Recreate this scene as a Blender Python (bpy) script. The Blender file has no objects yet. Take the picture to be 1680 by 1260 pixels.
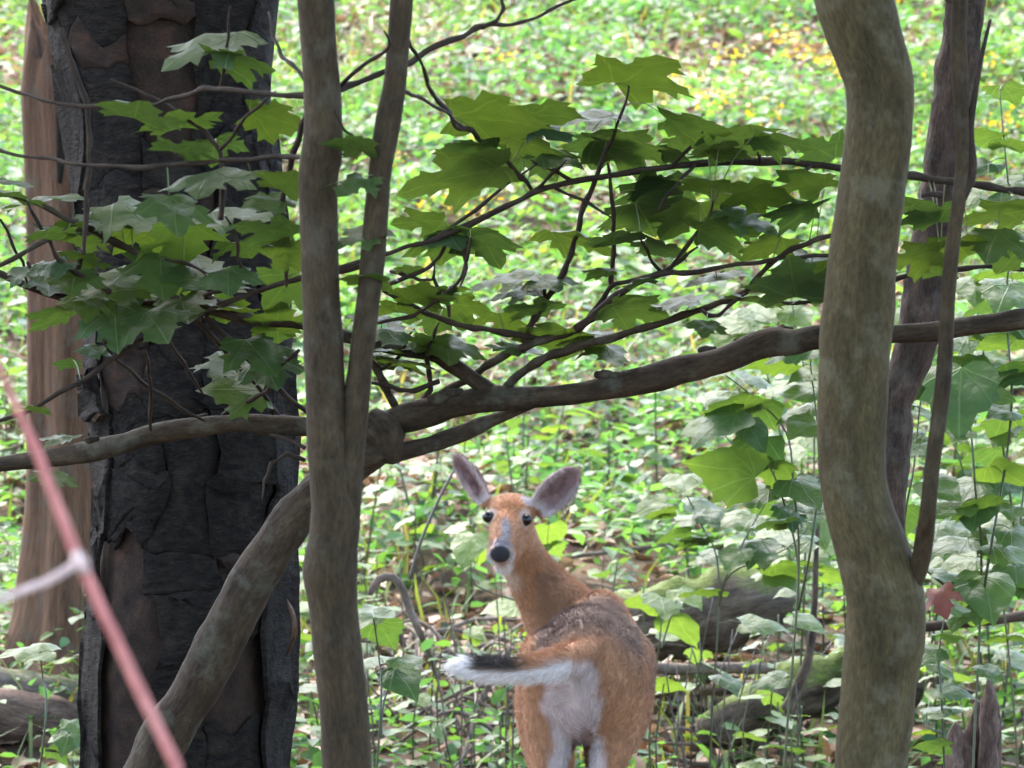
import bpy, bmesh, math, random
import numpy as np
from mathutils import Vector, Matrix, noise as mnoise

random.seed(7)
rng = np.random.default_rng(11)
R = math.radians
scene = bpy.context.scene
C = scene.collection

# ------------------------------------------------------------------ camera
F = 8550.0            # focal length in photo pixels (1680 wide)
CAM = Vector((0, 0, 1.9))
PITCH = -1.26
cam_d = bpy.data.cameras.new('camera')
cam_d.sensor_width = 36.0
cam_d.lens = 36.0 * F / 1680.0
cam_d.clip_start = 0.1
cam_d.clip_end = 500
cam_d.dof.use_dof = True
cam_d.dof.focus_distance = 11.4
cam_d.dof.aperture_fstop = 12.5
cam = bpy.data.objects.new('camera', cam_d)
C.objects.link(cam)
cam.location = CAM
cam.rotation_euler = (R(90 + PITCH), 0, 0)
scene.camera = cam

# ------------------------------------------------------------------ sky, sun, exposure
SUN_EL, SUN_AZ = 54.0, -28.0     # azimuth from +Y, clockwise positive
world = bpy.data.worlds.new('World')
scene.world = world
world.use_nodes = True
wn = world.node_tree
wn.nodes.clear()
sky = wn.nodes.new('ShaderNodeTexSky')
sky.sky_type = 'NISHITA'
sky.sun_disc = False
sky.sun_elevation = R(SUN_EL)
sky.sun_rotation = R(SUN_AZ)
sky.air_density = 1.0
sky.dust_density = 3.0
sky.ozone_density = 0.8
bg = wn.nodes.new('ShaderNodeBackground')
bg.inputs['Strength'].default_value = 0.15
wo = wn.nodes.new('ShaderNodeOutputWorld')
wn.links.new(sky.outputs[0], bg.inputs['Color'])
wn.links.new(bg.outputs[0], wo.inputs['Surface'])
sun_d = bpy.data.lights.new('sun', 'SUN')
sun_d.energy = 1.2
sun_d.angle = R(35)
sun_d.color = (1.0, 0.97, 0.92)
sun = bpy.data.objects.new('sun', sun_d)
C.objects.link(sun)
sdir = Vector((math.sin(R(SUN_AZ)) * math.cos(R(SUN_EL)), math.cos(R(SUN_AZ)) * math.cos(R(SUN_EL)), math.sin(R(SUN_EL))))
sun.rotation_euler = sdir.to_track_quat('Z', 'Y').to_euler()
sun.location = (0, 10, 30)
vs = scene.view_settings
vs.view_transform = 'Standard'
vs.look = 'None'
vs.gamma = 1.0
vs.use_curve_mapping = False
vs.exposure = 3.2
scene.cycles.max_bounces = 8
scene.cycles.transparent_max_bounces = 8
scene.cycles.use_denoising = True

# ------------------------------------------------------------------ helpers
_cp, _sp = math.cos(R(PITCH)), math.sin(R(PITCH))
def W(px, py, d):
    """point of the place that stands d metres in front of the camera plane y=0"""
    u, v = (px - 840.0) / F, (630.0 - py) / F
    dy, dz = _cp - v * _sp, _sp + v * _cp
    t = d / dy
    return Vector((u * t, d, CAM.z + dz * t))

def gz(x, y):
    z = 0.16 * max(0.0, y - 14.5) + 0.05 * max(0.0, y - 20.0)
    z = min(z, 9.0 + 0.02 * (y - 60)) if y > 55 else z
    return z + 0.05 * math.sin(x * 0.9 + 1.3) * math.sin(y * 0.7) + 0.03 * math.sin(x * 2.3 + y * 1.7)

def gz_np(x, y):
    z = 0.16 * np.maximum(0, y - 14.5) + 0.05 * np.maximum(0, y - 20.0)
    z = np.where(y > 55, np.minimum(z, 9.0 + 0.02 * (y - 60)), z)
    return z + 0.05 * np.sin(x * 0.9 + 1.3) * np.sin(y * 0.7) + 0.03 * np.sin(x * 2.3 + y * 1.7)

def mesh_from(name, verts, faces, smooth=True):
    me = bpy.data.meshes.new(name)
    me.from_pydata([tuple(v) for v in verts], [], faces)
    me.update()
    if smooth:
        me.polygons.foreach_set('use_smooth', [True] * len(me.polygons))
    return me

def link(name, data, mat=None, parent=None, loc=None):
    o = bpy.data.objects.new(name, data)
    C.objects.link(o)
    if mat is not None and data is not None:
        if len(data.materials) == 0:
            data.materials.append(mat)
    if parent is not None:
        o.parent = parent
    if loc is not None:
        o.location = loc
    return o

def thing(name, label, cat, loc=(0, 0, 0), group=None, rz=0.0):
    o = bpy.data.objects.new(name, None)
    C.objects.link(o)
    o.location = loc
    o.rotation_euler = (0, 0, rz)
    o.empty_display_size = 0.1
    tag(o, label, cat, group)
    return o

def tag(o, label, cat, group=None):
    o['label'] = label
    o['category'] = cat
    if group:
        o['group'] = group
    return o

def fast_mesh(name, V, Fc, attrs=None, smooth=False):
    """V (n,3) float, Fc (m,k) int -> mesh"""
    me = bpy.data.meshes.new(name)
    n, (m, k) = len(V), Fc.shape
    me.vertices.add(n)
    me.vertices.foreach_set('co', np.ascontiguousarray(V, dtype=np.float32).ravel())
    me.loops.add(m * k)
    me.loops.foreach_set('vertex_index', np.ascontiguousarray(Fc, dtype=np.int32).ravel())
    me.polygons.add(m)
    me.polygons.foreach_set('loop_start', np.arange(0, m * k, k, dtype=np.int32))
    me.polygons.foreach_set('loop_total', np.full(m, k, dtype=np.int32))
    if smooth:
        me.polygons.foreach_set('use_smooth', np.ones(m, dtype=bool))
    if attrs:
        for an, av in attrs.items():
            if av.ndim == 1:
                a = me.attributes.new(an, 'FLOAT', 'POINT')
                a.data.foreach_set('value', av.astype(np.float32))
            else:
                a = me.attributes.new(an, 'FLOAT_VECTOR', 'POINT')
                a.data.foreach_set('vector', av.astype(np.float32).ravel())
    me.update()
    me.validate()
    return me

def resample(P, Rr, step):
    """Catmull-Rom through points P (list Vector) with radii Rr"""
    out, rad = [], []
    n = len(P)
    for i in range(n - 1):
        p0, p1, p2, p3 = P[max(i - 1, 0)], P[i], P[i + 1], P[min(i + 2, n - 1)]
        L = (p2 - p1).length
        k = max(1, int(math.ceil(L / step)))
        for j in range(k):
            t = j / k
            t2, t3 = t * t, t * t * t
            out.append(0.5 * ((2 * p1) + (p2 - p0) * t + (2 * p0 - 5 * p1 + 4 * p2 - p3) * t2 + (3 * p1 - p0 - 3 * p2 + p3) * t3))
            rad.append(Rr[i] * (1 - t) + Rr[i + 1] * t)
    out.append(P[-1].copy()); rad.append(Rr[-1])
    return out, rad

def tube(name, P, Rr, seg=10, bump=0.12, bscale=8.0, step=None, seed=0.0, blunt=False):
    """a tapered limb along P with uneven bark; attribute 'bark' holds seamless stretched coordinates"""
    step = step or max(0.012, min(Rr) * 1.5)
    P, Rr = resample([Vector(p) for p in P], list(Rr), step)
    n = len(P)
    V, B = [], []
    t0 = (P[1] - P[0]).normalized()
    up = Vector((0, 1, 0)) if abs(t0.y) < 0.9 else Vector((1, 0, 0))
    nx = t0.cross(up).normalized()
    L = 0.0
    for i in range(n):
        t = (P[min(i + 1, n - 1)] - P[max(i - 1, 0)]).normalized()
        nx = (nx - t * nx.dot(t)).normalized()
        ny = t.cross(nx)
        if i:
            L += (P[i] - P[i - 1]).length
        for j in range(seg):
            a = 2 * math.pi * j / seg
            dirv = nx * math.cos(a) + ny * math.sin(a)
            r = Rr[i]
            if bump:
                q = P[i] + dirv * r
                r *= 1 + bump * mnoise.noise(q * bscale + Vector((seed, seed, 0))) * 1.4 + 0.6 * bump * mnoise.noise(q * bscale * 3.1)
            V.append(P[i] + dirv * r)
            B.append((math.cos(a) * Rr[i] + seed, math.sin(a) * Rr[i], L * 0.3))
    Fc = []
    for i in range(n - 1):
        for j in range(seg):
            k = (j + 1) % seg
            Fc.append((i * seg + j, i * seg + k, (i + 1) * seg + k, (i + 1) * seg + j))
    for end, i in ((0, 0), (1, n - 1)):
        c = len(V)
        t = (P[1] - P[0]).normalized() if end == 0 else (P[-1] - P[-2]).normalized()
        V.append(P[i] + t * (Rr[i] * (0.4 if end else -0.4)))
        B.append((seed, 0, L * 0.3 * end))
        for j in range(seg):
            k = (j + 1) % seg
            Fc.append((c, i * seg + k, i * seg + j) if end == 0 else (c, i * seg + j, i * seg + k))
    me = mesh_from(name, V, Fc)
    a = me.attributes.new('bark', 'FLOAT_VECTOR', 'POINT')
    a.data.foreach_set('vector', np.array(B, dtype=np.float32).ravel())
    return me, P

# ------------------------------------------------------------------ materials
def new_mat(name):
    m = bpy.data.materials.new(name)
    m.use_nodes = True
    m.node_tree.nodes.clear()
    return m, m.node_tree

class N:
    """tiny node-building helper"""
    def __init__(self, nt):
        self.nt = nt
    def node(self, kind, **kw):
        n = self.nt.nodes.new(kind)
        for k, v in kw.items():
            if k.startswith('i_'):
                n.inputs[k[2:]].default_value = v
            else:
                setattr(n, k, v)
        return n
    def ln(self, a, b):
        self.nt.links.new(a, b)
    def noise(self, vec, scale, detail=4, rough=0.55):
        n = self.node('ShaderNodeTexNoise')
        n.inputs['Scale'].default_value = scale
        n.inputs['Detail'].default_value = detail
        n.inputs['Roughness'].default_value = rough
        if vec is not None:
            self.ln(vec, n.inputs['Vector'])
        return n.outputs['Fac']
    def ramp(self, fac, stops):
        r = self.node('ShaderNodeValToRGB')
        e = r.color_ramp.elements
        while len(e) < len(stops):
            e.new(0.5)
        for el, (p, c) in zip(e, stops):
            el.position = p
            el.color = (*c, 1)
        self.ln(fac, r.inputs['Fac'])
        return r.outputs['Color']
    def mix(self, fac, a, b, blend='MIX'):
        m = self.node('ShaderNodeMix', data_type='RGBA', blend_type=blend)
        for sock, val in ((m.inputs[0], fac), (m.inputs[6], a), (m.inputs[7], b)):
            if isinstance(val, (int, float)):
                sock.default_value = val
            elif isinstance(val, tuple):
                sock.default_value = (*val, 1)
            else:
                self.ln(val, sock)
        return m.outputs[2]
    def math(self, op, a, b=0.0, clamp=False):
        m = self.node('ShaderNodeMath', operation=op, use_clamp=clamp)
        for s, v in ((m.inputs[0], a), (m.inputs[1], b)):
            if isinstance(v, (int, float)):
                s.default_value = v
            else:
                self.ln(v, s)
        return m.outputs[0]
    def bump(self, h, strength, dist):
        b = self.node('ShaderNodeBump')
        b.inputs['Strength'].default_value = strength
        b.inputs['Distance'].default_value = dist
        self.ln(h, b.inputs['Height'])
        return b.outputs['Normal']
    def principled(self, col, rough=0.8, normal=None, spec=0.3):
        p = self.node('ShaderNodeBsdfPrincipled')
        p.inputs['Roughness'].default_value = rough
        p.inputs['Specular IOR Level'].default_value = spec
        if isinstance(col, tuple):
            p.inputs['Base Color'].default_value = (*col, 1)
        else:
            self.ln(col, p.inputs['Base Color'])
        if normal is not None:
            self.ln(normal, p.inputs['Normal'])
        return p
    def out(self, sh):
        o = self.node('ShaderNodeOutputMaterial')
        self.ln(sh, o.inputs['Surface'])

def bark_mat(name, stops, lichen=None, scale=38, moss=0.0, bump=0.6, dist=0.006, fine=180):
    m, nt = new_mat(name)
    n = N(nt)
    at = n.node('ShaderNodeAttribute', attribute_name='bark')
    v = at.outputs['Vector']
    f1 = n.noise(v, scale, 6, 0.62)
    col = n.ramp(f1, stops)
    f2 = n.noise(v, fine, 4, 0.7)
    g = n.ramp(f2, [(0.3, (0.42, 0.42, 0.42)), (0.7, (1.5, 1.5, 1.5))])
    col = n.mix(0.8, col, g, 'MULTIPLY')
    if lichen:
        geo = n.node('ShaderNodeNewGeometry')
        f3 = n.noise(geo.outputs['Position'], 13, 5, 0.65)
        mk = n.ramp(f3, [(0.52, (0, 0, 0)), (0.68, (1, 1, 1))])
        col = n.mix(n.math('MULTIPLY', mk, lichen[1]), col, lichen[0])
    if moss:
        geo = n.node('ShaderNodeNewGeometry')
        sx = n.node('ShaderNodeSeparateXYZ')
        n.ln(geo.outputs['Normal'], sx.inputs[0])
        f4 = n.noise(geo.outputs['Position'], 9, 5, 0.6)
        mk = n.math('MULTIPLY_ADD', sx.outputs['Z'], 0.6)
        nt.nodes[-1].inputs[2].default_value = -0.25
        mk = n.math('ADD', mk, n.math('MULTIPLY', f4, 0.9))
        mk = n.math('MULTIPLY', n.math('SUBTRACT', mk, 0.42), 5.0, True)
        f5 = n.noise(geo.outputs['Position'], 60, 4, 0.7)
        mc = n.ramp(f5, [(0.3, (0.035, 0.055, 0.012)), (0.7, (0.13, 0.17, 0.035))])
        col = n.mix(n.math('MULTIPLY', mk, moss), col, mc)
    h = n.math('ADD', f1, n.math('MULTIPLY', f2, 0.4))
    n.out(n.principled(col, 0.85, n.bump(h, bump, dist), 0.2).outputs[0])
    return m

M = {}
M['smooth_bark'] = bark_mat('smooth_bark', [(0.28, (0.0328, 0.0240, 0.0094)), (0.5, (0.0601, 0.0440, 0.0172)), (0.75, (0.0895, 0.0679, 0.0288))], ((0.135, 0.12, 0.075), 0.45), 22, bump=0.35, dist=0.004)
M['slender_bark'] = bark_mat('slender_bark', [(0.28, (0.0215, 0.0139, 0.0064)), (0.5, (0.0410, 0.0272, 0.0127)), (0.75, (0.0651, 0.0442, 0.0218))], ((0.10, 0.088, 0.06), 0.35), 26, bump=0.4, dist=0.004)
M['limb_bark'] = bark_mat('limb_bark', [(0.3, (0.0175, 0.0110, 0.0062)), (0.52, (0.0393, 0.0264, 0.0151)), (0.75, (0.0752, 0.0535, 0.0308))], ((0.12, 0.12, 0.085), 0.45), 34, bump=0.8, dist=0.006)
M['twig_bark'] = bark_mat('twig_bark', [(0.3, (0.0195, 0.0115, 0.0080)), (0.55, (0.0391, 0.0262, 0.0168)), (0.8, (0.0646, 0.0451, 0.0304))], None, 50, bump=0.3, dist=0.002)
M['rough_bark'] = bark_mat('rough_bark', [(0.3, (0.0128, 0.0084, 0.0058)), (0.5, (0.0488, 0.0304, 0.0209)), (0.75, (0.1040, 0.0676, 0.0461))], ((0.2, 0.2, 0.16), 0.2), 30, bump=1.0, dist=0.015)
M['dead_bark'] = bark_mat('dead_bark', [(0.32, (0.0039, 0.0027, 0.0021)), (0.52, (0.0160, 0.0117, 0.0083)), (0.72, (0.0385, 0.0276, 0.0187))], ((0.045, 0.04, 0.028), 0.5), 30, bump=1.0, dist=0.035, fine=90)
M['dead_inner'] = bark_mat('dead_inner', [(0.3, (0.0086, 0.0053, 0.0037)), (0.55, (0.0295, 0.0172, 0.0112)), (0.8, (0.0734, 0.0370, 0.0205))], None, 16, bump=0.8, dist=0.01)
M['bare_wood'] = bark_mat('bare_wood', [(0.3, (0.0503, 0.0259, 0.0145)), (0.52, (0.1110, 0.0595, 0.0350)), (0.75, (0.1776, 0.1001, 0.0574))], ((0.10, 0.09, 0.07), 0.5), 24, bump=0.9, dist=0.01)
M['rotten_wood'] = bark_mat('rotten_wood', [(0.3, (0.04, 0.025, 0.02)), (0.52, (0.13, 0.085, 0.065)), (0.75, (0.26, 0.19, 0.15))], None, 30, bump=1.0, dist=0.012)
M['grey_log'] = bark_mat('grey_log', [(0.3, (0.06, 0.05, 0.04)), (0.52, (0.17, 0.14, 0.115)), (0.75, (0.32, 0.28, 0.24))], None, 30, moss=0.4, bump=0.9, dist=0.01)
M['mossy_log'] = bark_mat('mossy_log', [(0.3, (0.03, 0.022, 0.018)), (0.52, (0.10, 0.075, 0.055)), (0.75, (0.2, 0.16, 0.12))], None, 30, moss=1.0, bump=0.9, dist=0.012)
M['stick'] = bark_mat('stick', [(0.3, (0.07, 0.055, 0.045)), (0.55, (0.16, 0.125, 0.10)), (0.8, (0.28, 0.24, 0.20))], None, 40, bump=0.5, dist=0.003)
M['cane'] = bark_mat('cane', [(0.3, (0.390, 0.123, 0.105)), (0.55, (0.540, 0.203, 0.168)), (0.8, (0.690, 0.362, 0.294))], None, 30, bump=0.2, dist=0.001)
M['cane_shoot'] = bark_mat('cane_shoot', [(0.3, (0.520, 0.338, 0.273)), (0.55, (0.676, 0.494, 0.429)), (0.8, (0.806, 0.676, 0.598))], None, 30, bump=0.2, dist=0.001)

def leaf_mat(name, lo, hi, trans=0.45, tcol=None, rough=0.38, spec=0.5, attr=None, veins=False, spots=0.0, posvar=None):
    """waxy, thin, two-sided leaf: reflection + light passing through"""
    m, nt = new_mat(name)
    n = N(nt)
    if attr:
        a = n.node('ShaderNodeAttribute', attribute_name=attr)
        fac = a.outputs['Fac']
    else:
        oi = n.node('ShaderNodeObjectInfo')
        fac = oi.outputs['Random']
    col = n.ramp(fac, [(0.0, lo), (1.0, hi)]) if not isinstance(lo, list) else n.ramp(fac, lo)
    tc = n.node('ShaderNodeTexCoord')
    nz = n.noise(tc.outputs['Object'], 5 if veins else 3, 3)
    col = n.mix(0.55, col, n.ramp(nz, [(0.3, (0.68, 0.72, 0.7)), (0.7, (1.25, 1.2, 1.2))]), 'MULTIPLY')
    nrm = None
    if veins:
        s = n.node('ShaderNodeSeparateXYZ')
        n.ln(tc.outputs['Object'], s.inputs[0])
        ay = n.math('ABSOLUTE', s.outputs['Y'])
        ds = [ay]
        for ang in veins:
            ca, sa = math.cos(R(ang)), math.sin(R(ang))
            ds.append(n.math('ABSOLUTE', n.math('SUBTRACT', n.math('MULTIPLY', ay, ca), n.math('MULTIPLY', s.outputs['X'], sa))))
        d = ds[0]
        for q in ds[1:]:
            d = n.math('MINIMUM', d, q)
        vein = n.math('SUBTRACT', 1.0, n.math('MULTIPLY', d, 55.0), True)
        col = n.mix(n.math('MULTIPLY', vein, 0.22), col, tuple(min(1, c * 2.0 + 0.02) for c in (hi if not isinstance(lo, list) else lo[-1][1])))
        nrm = n.bump(n.math('ADD', vein, n.math('MULTIPLY', nz, 0.8)), 0.35, 0.02)
    if spots:
        nz2 = n.noise(tc.outputs['Object'], 17, 2)
        sp = n.ramp(nz2, [(0.72, (0, 0, 0)), (0.76, (1, 1, 1))])
        col = n.mix(n.math('MULTIPLY', sp, spots), col, (0.09, 0.05, 0.015))
    p = n.principled(col, rough, nrm, spec)
    t = n.node('ShaderNodeBsdfTranslucent')
    tc2 = n.mix(1.0, col, tcol or (1.55, 1.5, 0.55), 'MULTIPLY')
    n.ln(tc2, t.inputs['Color'])
    mx = n.node('ShaderNodeMixShader')
    mx.inputs[0].default_value = trans
    n.ln(p.outputs[0], mx.inputs[1]); n.ln(t.outputs[0], mx.inputs[2])
    n.out(mx.outputs[0])
    return m

M['maple_leaf'] = leaf_mat('maple_leaf', (0.035, 0.068, 0.028), (0.062, 0.10, 0.022), 0.46, veins=(47, 100), spots=0.8, rough=0.5, spec=0.35)
M['broad_leaf'] = leaf_mat('broad_leaf', (0.05, 0.105, 0.045), (0.10, 0.17, 0.04), 0.42, veins=(38, 62), spots=0.5, rough=0.45, spec=0.35)
M['pale_leaf'] = leaf_mat('pale_leaf', (0.10, 0.17, 0.06), (0.13, 0.21, 0.045), 0.45, veins=(38, 62), rough=0.45, spec=0.35)
M['petiole'] = leaf_mat('petiole', (0.10, 0.12, 0.04), (0.16, 0.15, 0.06), 0.1)
M['cover'] = leaf_mat('cover', [(0.0, (0.032, 0.085, 0.045)), (0.3, (0.058, 0.14, 0.065)), (0.6, (0.082, 0.18, 0.055)), (0.9, (0.115, 0.215, 0.05)), (1.0, (0.22, 0.21, 0.05))], None, 0.5, tcol=(1.5, 1.6, 0.75), attr='rnd', rough=0.5, spec=0.45)
M['herb'] = leaf_mat('herb', [(0.0, (0.045, 0.11, 0.05)), (0.5, (0.085, 0.17, 0.06)), (1.0, (0.13, 0.22, 0.05))], None, 0.5, tcol=(1.5, 1.6, 0.75), attr='rnd', rough=0.5, spec=0.45)
M['grass'] = leaf_mat('grass', [(0.0, (0.07, 0.12, 0.035)), (0.7, (0.16, 0.21, 0.06)), (1.0, (0.30, 0.25, 0.12))], None, 0.35, attr='rnd', rough=0.45)
M['litter'] = leaf_mat('litter', [(0.0, (0.09, 0.055, 0.035)), (0.4, (0.20, 0.125, 0.08)), (0.75, (0.32, 0.21, 0.15)), (1.0, (0.42, 0.32, 0.25))], None, 0.15, tcol=(1.1, 0.9, 0.6), attr='rnd', rough=0.6, spec=0.3)
M['crown'] = leaf_mat('crown', [(0.0, (0.04, 0.085, 0.025)), (1.0, (0.08, 0.14, 0.035))], None, 0.4, attr='rnd', rough=0.4)
M['flower'] = leaf_mat('flower', [(0.0, (0.55, 0.36, 0.02)), (1.0, (0.72, 0.52, 0.03))], None, 0.3, tcol=(1, 1, 0.8), rough=0.6)
M['red_leaf'] = leaf_mat('red_leaf', (0.12, 0.035, 0.022), (0.15, 0.045, 0.028), 0.25, tcol=(1.3, 0.9, 0.6), rough=0.55)
M['herb_stem'] = leaf_mat('herb_stem', (0.04, 0.05, 0.025), (0.08, 0.09, 0.04), 0.05)
M['dry_stem'] = leaf_mat('dry_stem', (0.045, 0.036, 0.03), (0.10, 0.08, 0.06), 0.0)

def soil_mat():
    m, nt = new_mat('soil')
    n = N(nt)
    geo = n.node('ShaderNodeNewGeometry')
    f1 = n.noise(geo.outputs['Position'], 3.0, 6, 0.6)
    f2 = n.noise(geo.outputs['Position'], 40, 5, 0.7)
    col = n.ramp(f1, [(0.3, (0.05, 0.036, 0.026)), (0.55, (0.12, 0.085, 0.06)), (0.75, (0.19, 0.14, 0.10))])
    col = n.mix(0.8, col, n.ramp(f2, [(0.3, (0.5, 0.5, 0.5)), (0.7, (1.4, 1.35, 1.3))]), 'MULTIPLY')
    n.out(n.principled(col, 0.95, n.bump(f2, 0.8, 0.02), 0.1).outputs[0])
    return m
M['soil'] = soil_mat()

# ------------------------------------------------------------------ ground
def build_ground():
    xs = np.concatenate([np.linspace(-150, -16, 12), np.linspace(-14, 14, 85), np.linspace(16, 150, 12)])
    ys = np.concatenate([np.linspace(-120, -5, 12), np.linspace(-2, 45, 141), np.linspace(48, 220, 20)])
    X, Y = np.meshgrid(xs, ys)
    Z = gz_np(X, Y)
    near = (np.abs(X) < 15) & (Y > -3) & (Y < 46)
    Z = Z + np.where(near, rng.normal(0, 0.012, X.shape), 0)
    V = np.stack([X, Y, Z], -1).reshape(-1, 3)
    nx, ny = len(xs), len(ys)
    i = np.arange(ny - 1)[:, None] * nx + np.arange(nx - 1)[None]
    Fc = np.stack([i, i + 1, i + 1 + nx, i + nx], -1).reshape(-1, 4)
    o = link('ground', fast_mesh('ground', V, Fc, smooth=True), M['soil'])
    o['kind'] = 'structure'
build_ground()

# ------------------------------------------------------------------ scattered leaf masses (numpy)
OV = np.array([[0, 0, 0], [0.3, 0.27, 0.05], [0.68, 0.22, 0.04], [1.0, 0, -0.10], [0.68, -0.22, 0.04], [0.3, -0.27, 0.05], [0.48, 0, -0.02]])
OF = np.array([[0, 6, 1], [1, 6, 2], [2, 6, 3], [3, 6, 4], [4, 6, 5], [5, 6, 0]])
BL = np.array([[0, 0.02, 0], [0, -0.02, 0], [0.5, -0.022, 0.0], [0.5, 0.022, 0.0], [1.0, 0, -0.25]])
BF = np.array([[0, 1, 2], [0, 2, 3], [3, 2, 4]])

def scatter(tv, tf, pos, size, yaw, pitch, roll, rnd):
    n, k = len(pos), len(tv)
    cy, sy, cp, sp, cr, sr = np.cos(yaw), np.sin(yaw), np.cos(pitch), np.sin(pitch), np.cos(roll), np.sin(roll)
    v = tv[None] * size[:, None, None]
    x, y, z = v[..., 0], v[..., 1], v[..., 2]
    y, z = y * cr[:, None] - z * sr[:, None], y * sr[:, None] + z * cr[:, None]
    x, z = x * cp[:, None] - z * sp[:, None], x * sp[:, None] + z * cp[:, None]
    x, y = x * cy[:, None] - y * sy[:, None], x * sy[:, None] + y * cy[:, None]
    V = np.stack([x, y, z], -1) + pos[:, None]
    Fc = tf[None] + (np.arange(n) * k)[:, None, None]
    return V.reshape(-1, 3), Fc.reshape(-1, 3), np.repeat(rnd, k)

def field(x, y, s, ph):
    return (np.sin(x * s + ph) * np.sin(y * s * 0.8 + ph * 1.7) + np.sin(x * s * 2.1 + y * s * 1.3 + ph * 2.3) * 0.6 + np.sin(x * s * 0.6 - y * s * 1.9 + ph) * 0.6) / 2.2 * 0.5 + 0.5

def wedge(n, y0, y1, extra=1.8):
    y = np.sqrt(rng.uniform(y0 ** 2, y1 ** 2, n))
    x = rng.uniform(-1, 1, n) * (0.1 * y + extra)
    return x, y

def ground_hit(px, py):
    d = 15.5
    while d < 40 and W(px, py, d).z > gz(W(px, py, d).x, d):
        d += .05
    return W(px, py, d).x, d
PATCH = [ground_hit(*p) + (r,) for *p, r in ((640, 70, .55), (730, 90, .4), (1230, 110, .6), (1190, 150, .45), (640, 790, .35), (1020, 1120, .5), (700, 1130, .5), (1240, 1150, .5), (10, 120, .5), (850, 60, .3), (1500, 90, .3))]
def patch_mask(x, y):
    m = np.zeros_like(x)
    for (a, b_, r) in PATCH:
        m = np.maximum(m, np.clip(1.6 - np.hypot(x - a, (y - b_) * .45) / r, 0, 1))
    return m

def build_cover():
    x, y = wedge(125000, 15.3, 37.0)
    far = 60000
    x = np.concatenate([x, rng.uniform(-16, 16, far)]); y = np.concatenate([y, rng.uniform(3, 50, far)])
    den = field(x, y, 2.6, 0.7)
    keep = rng.uniform(0, 1, len(x)) < np.clip((den - 0.16) * 3.4, 0.08, 1) * (1 - .85 * patch_mask(x, y))
    x, y, den = x[keep], y[keep], den[keep]
    n = len(x)
    hgt = 0.04 + rng.uniform(0, 1, n) ** 1.3 * (0.06 + 0.62 * np.clip(field(x, y, 2.3, 2.2) - .2, 0, 1) ** 1.5)
    pos = np.stack([x, y, gz_np(x, y) + hgt], -1)
    size = rng.uniform(0.028, 0.078, n) * (0.7 + 0.75 * field(x, y, 1.1, 4.0))
    rnd = np.clip(0.5 * field(x, y, 0.9, 1.1) + rng.uniform(0, 0.6, n) - 0.02, 0, 1)
    V, Fc, A = scatter(OV, OF, pos, size, rng.uniform(0, 6.28, n), rng.normal(0.05, 0.42, n), rng.normal(0, 0.4, n), rnd)
    o = link('ground_cover', fast_mesh('ground_cover', V, Fc, {'rnd': A}), M['cover'])
    o['kind'] = 'stuff'
    tag(o, 'dense bright green low leafy ground cover spreading over the hillside', 'ground cover')
    # grass blades
    x, y = wedge(26000, 15.3, 37)
    m = field(x, y, 1.4, 3.3)
    k = rng.uniform(0, 1, len(x)) < np.clip((m - 0.4) * 3, 0.04, 1)
    x, y = x[k], y[k]; n = len(x)
    pos = np.stack([x, y, gz_np(x, y)], -1)
    V, Fc, A = scatter(BL, BF, pos, rng.uniform(0.12, 0.36, n), rng.uniform(0, 6.28, n), rng.normal(-1.15, 0.25, n) * -1, rng.normal(0, 0.3, n), rng.uniform(0, 1, n))
    o = link('grass', fast_mesh('grass', V, Fc, {'rnd': A}), M['grass'])
    o['kind'] = 'stuff'
    tag(o, 'thin pale green grass blades growing among the ground cover', 'grass')
    # leaf litter
    x, y = wedge(24000, 14.8, 37)
    x = np.concatenate([x, rng.uniform(-14, 14, 26000)]); y = np.concatenate([y, rng.uniform(0, 46, 26000)])
    for (a, b_, r) in PATCH:
        x = np.concatenate([x, a + rng.normal(0, .5, 160) * r]); y = np.concatenate([y, b_ + rng.normal(0, .9, 160) * r])
    n = len(x)
    lr = np.clip(rng.uniform(0, 1, n) + .35 * patch_mask(x, y), 0, 1)
    pos = np.stack([x, y, gz_np(x, y) + rng.uniform(0.008, 0.035, n)], -1)
    V, Fc, A = scatter(OV * np.array([1, 1.5, 2.5]), OF, pos, rng.uniform(0.04, 0.11, n), rng.uniform(0, 6.28, n), rng.normal(0, 0.3, n), rng.normal(0, 0.35, n), lr)
    o = link('leaf_litter', fast_mesh('leaf_litter', V, Fc, {'rnd': A}), M['litter'])
    o['kind'] = 'stuff'
    tag(o, 'dry tan and brown fallen leaves lying on the soil', 'leaf litter')
build_cover()

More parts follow.
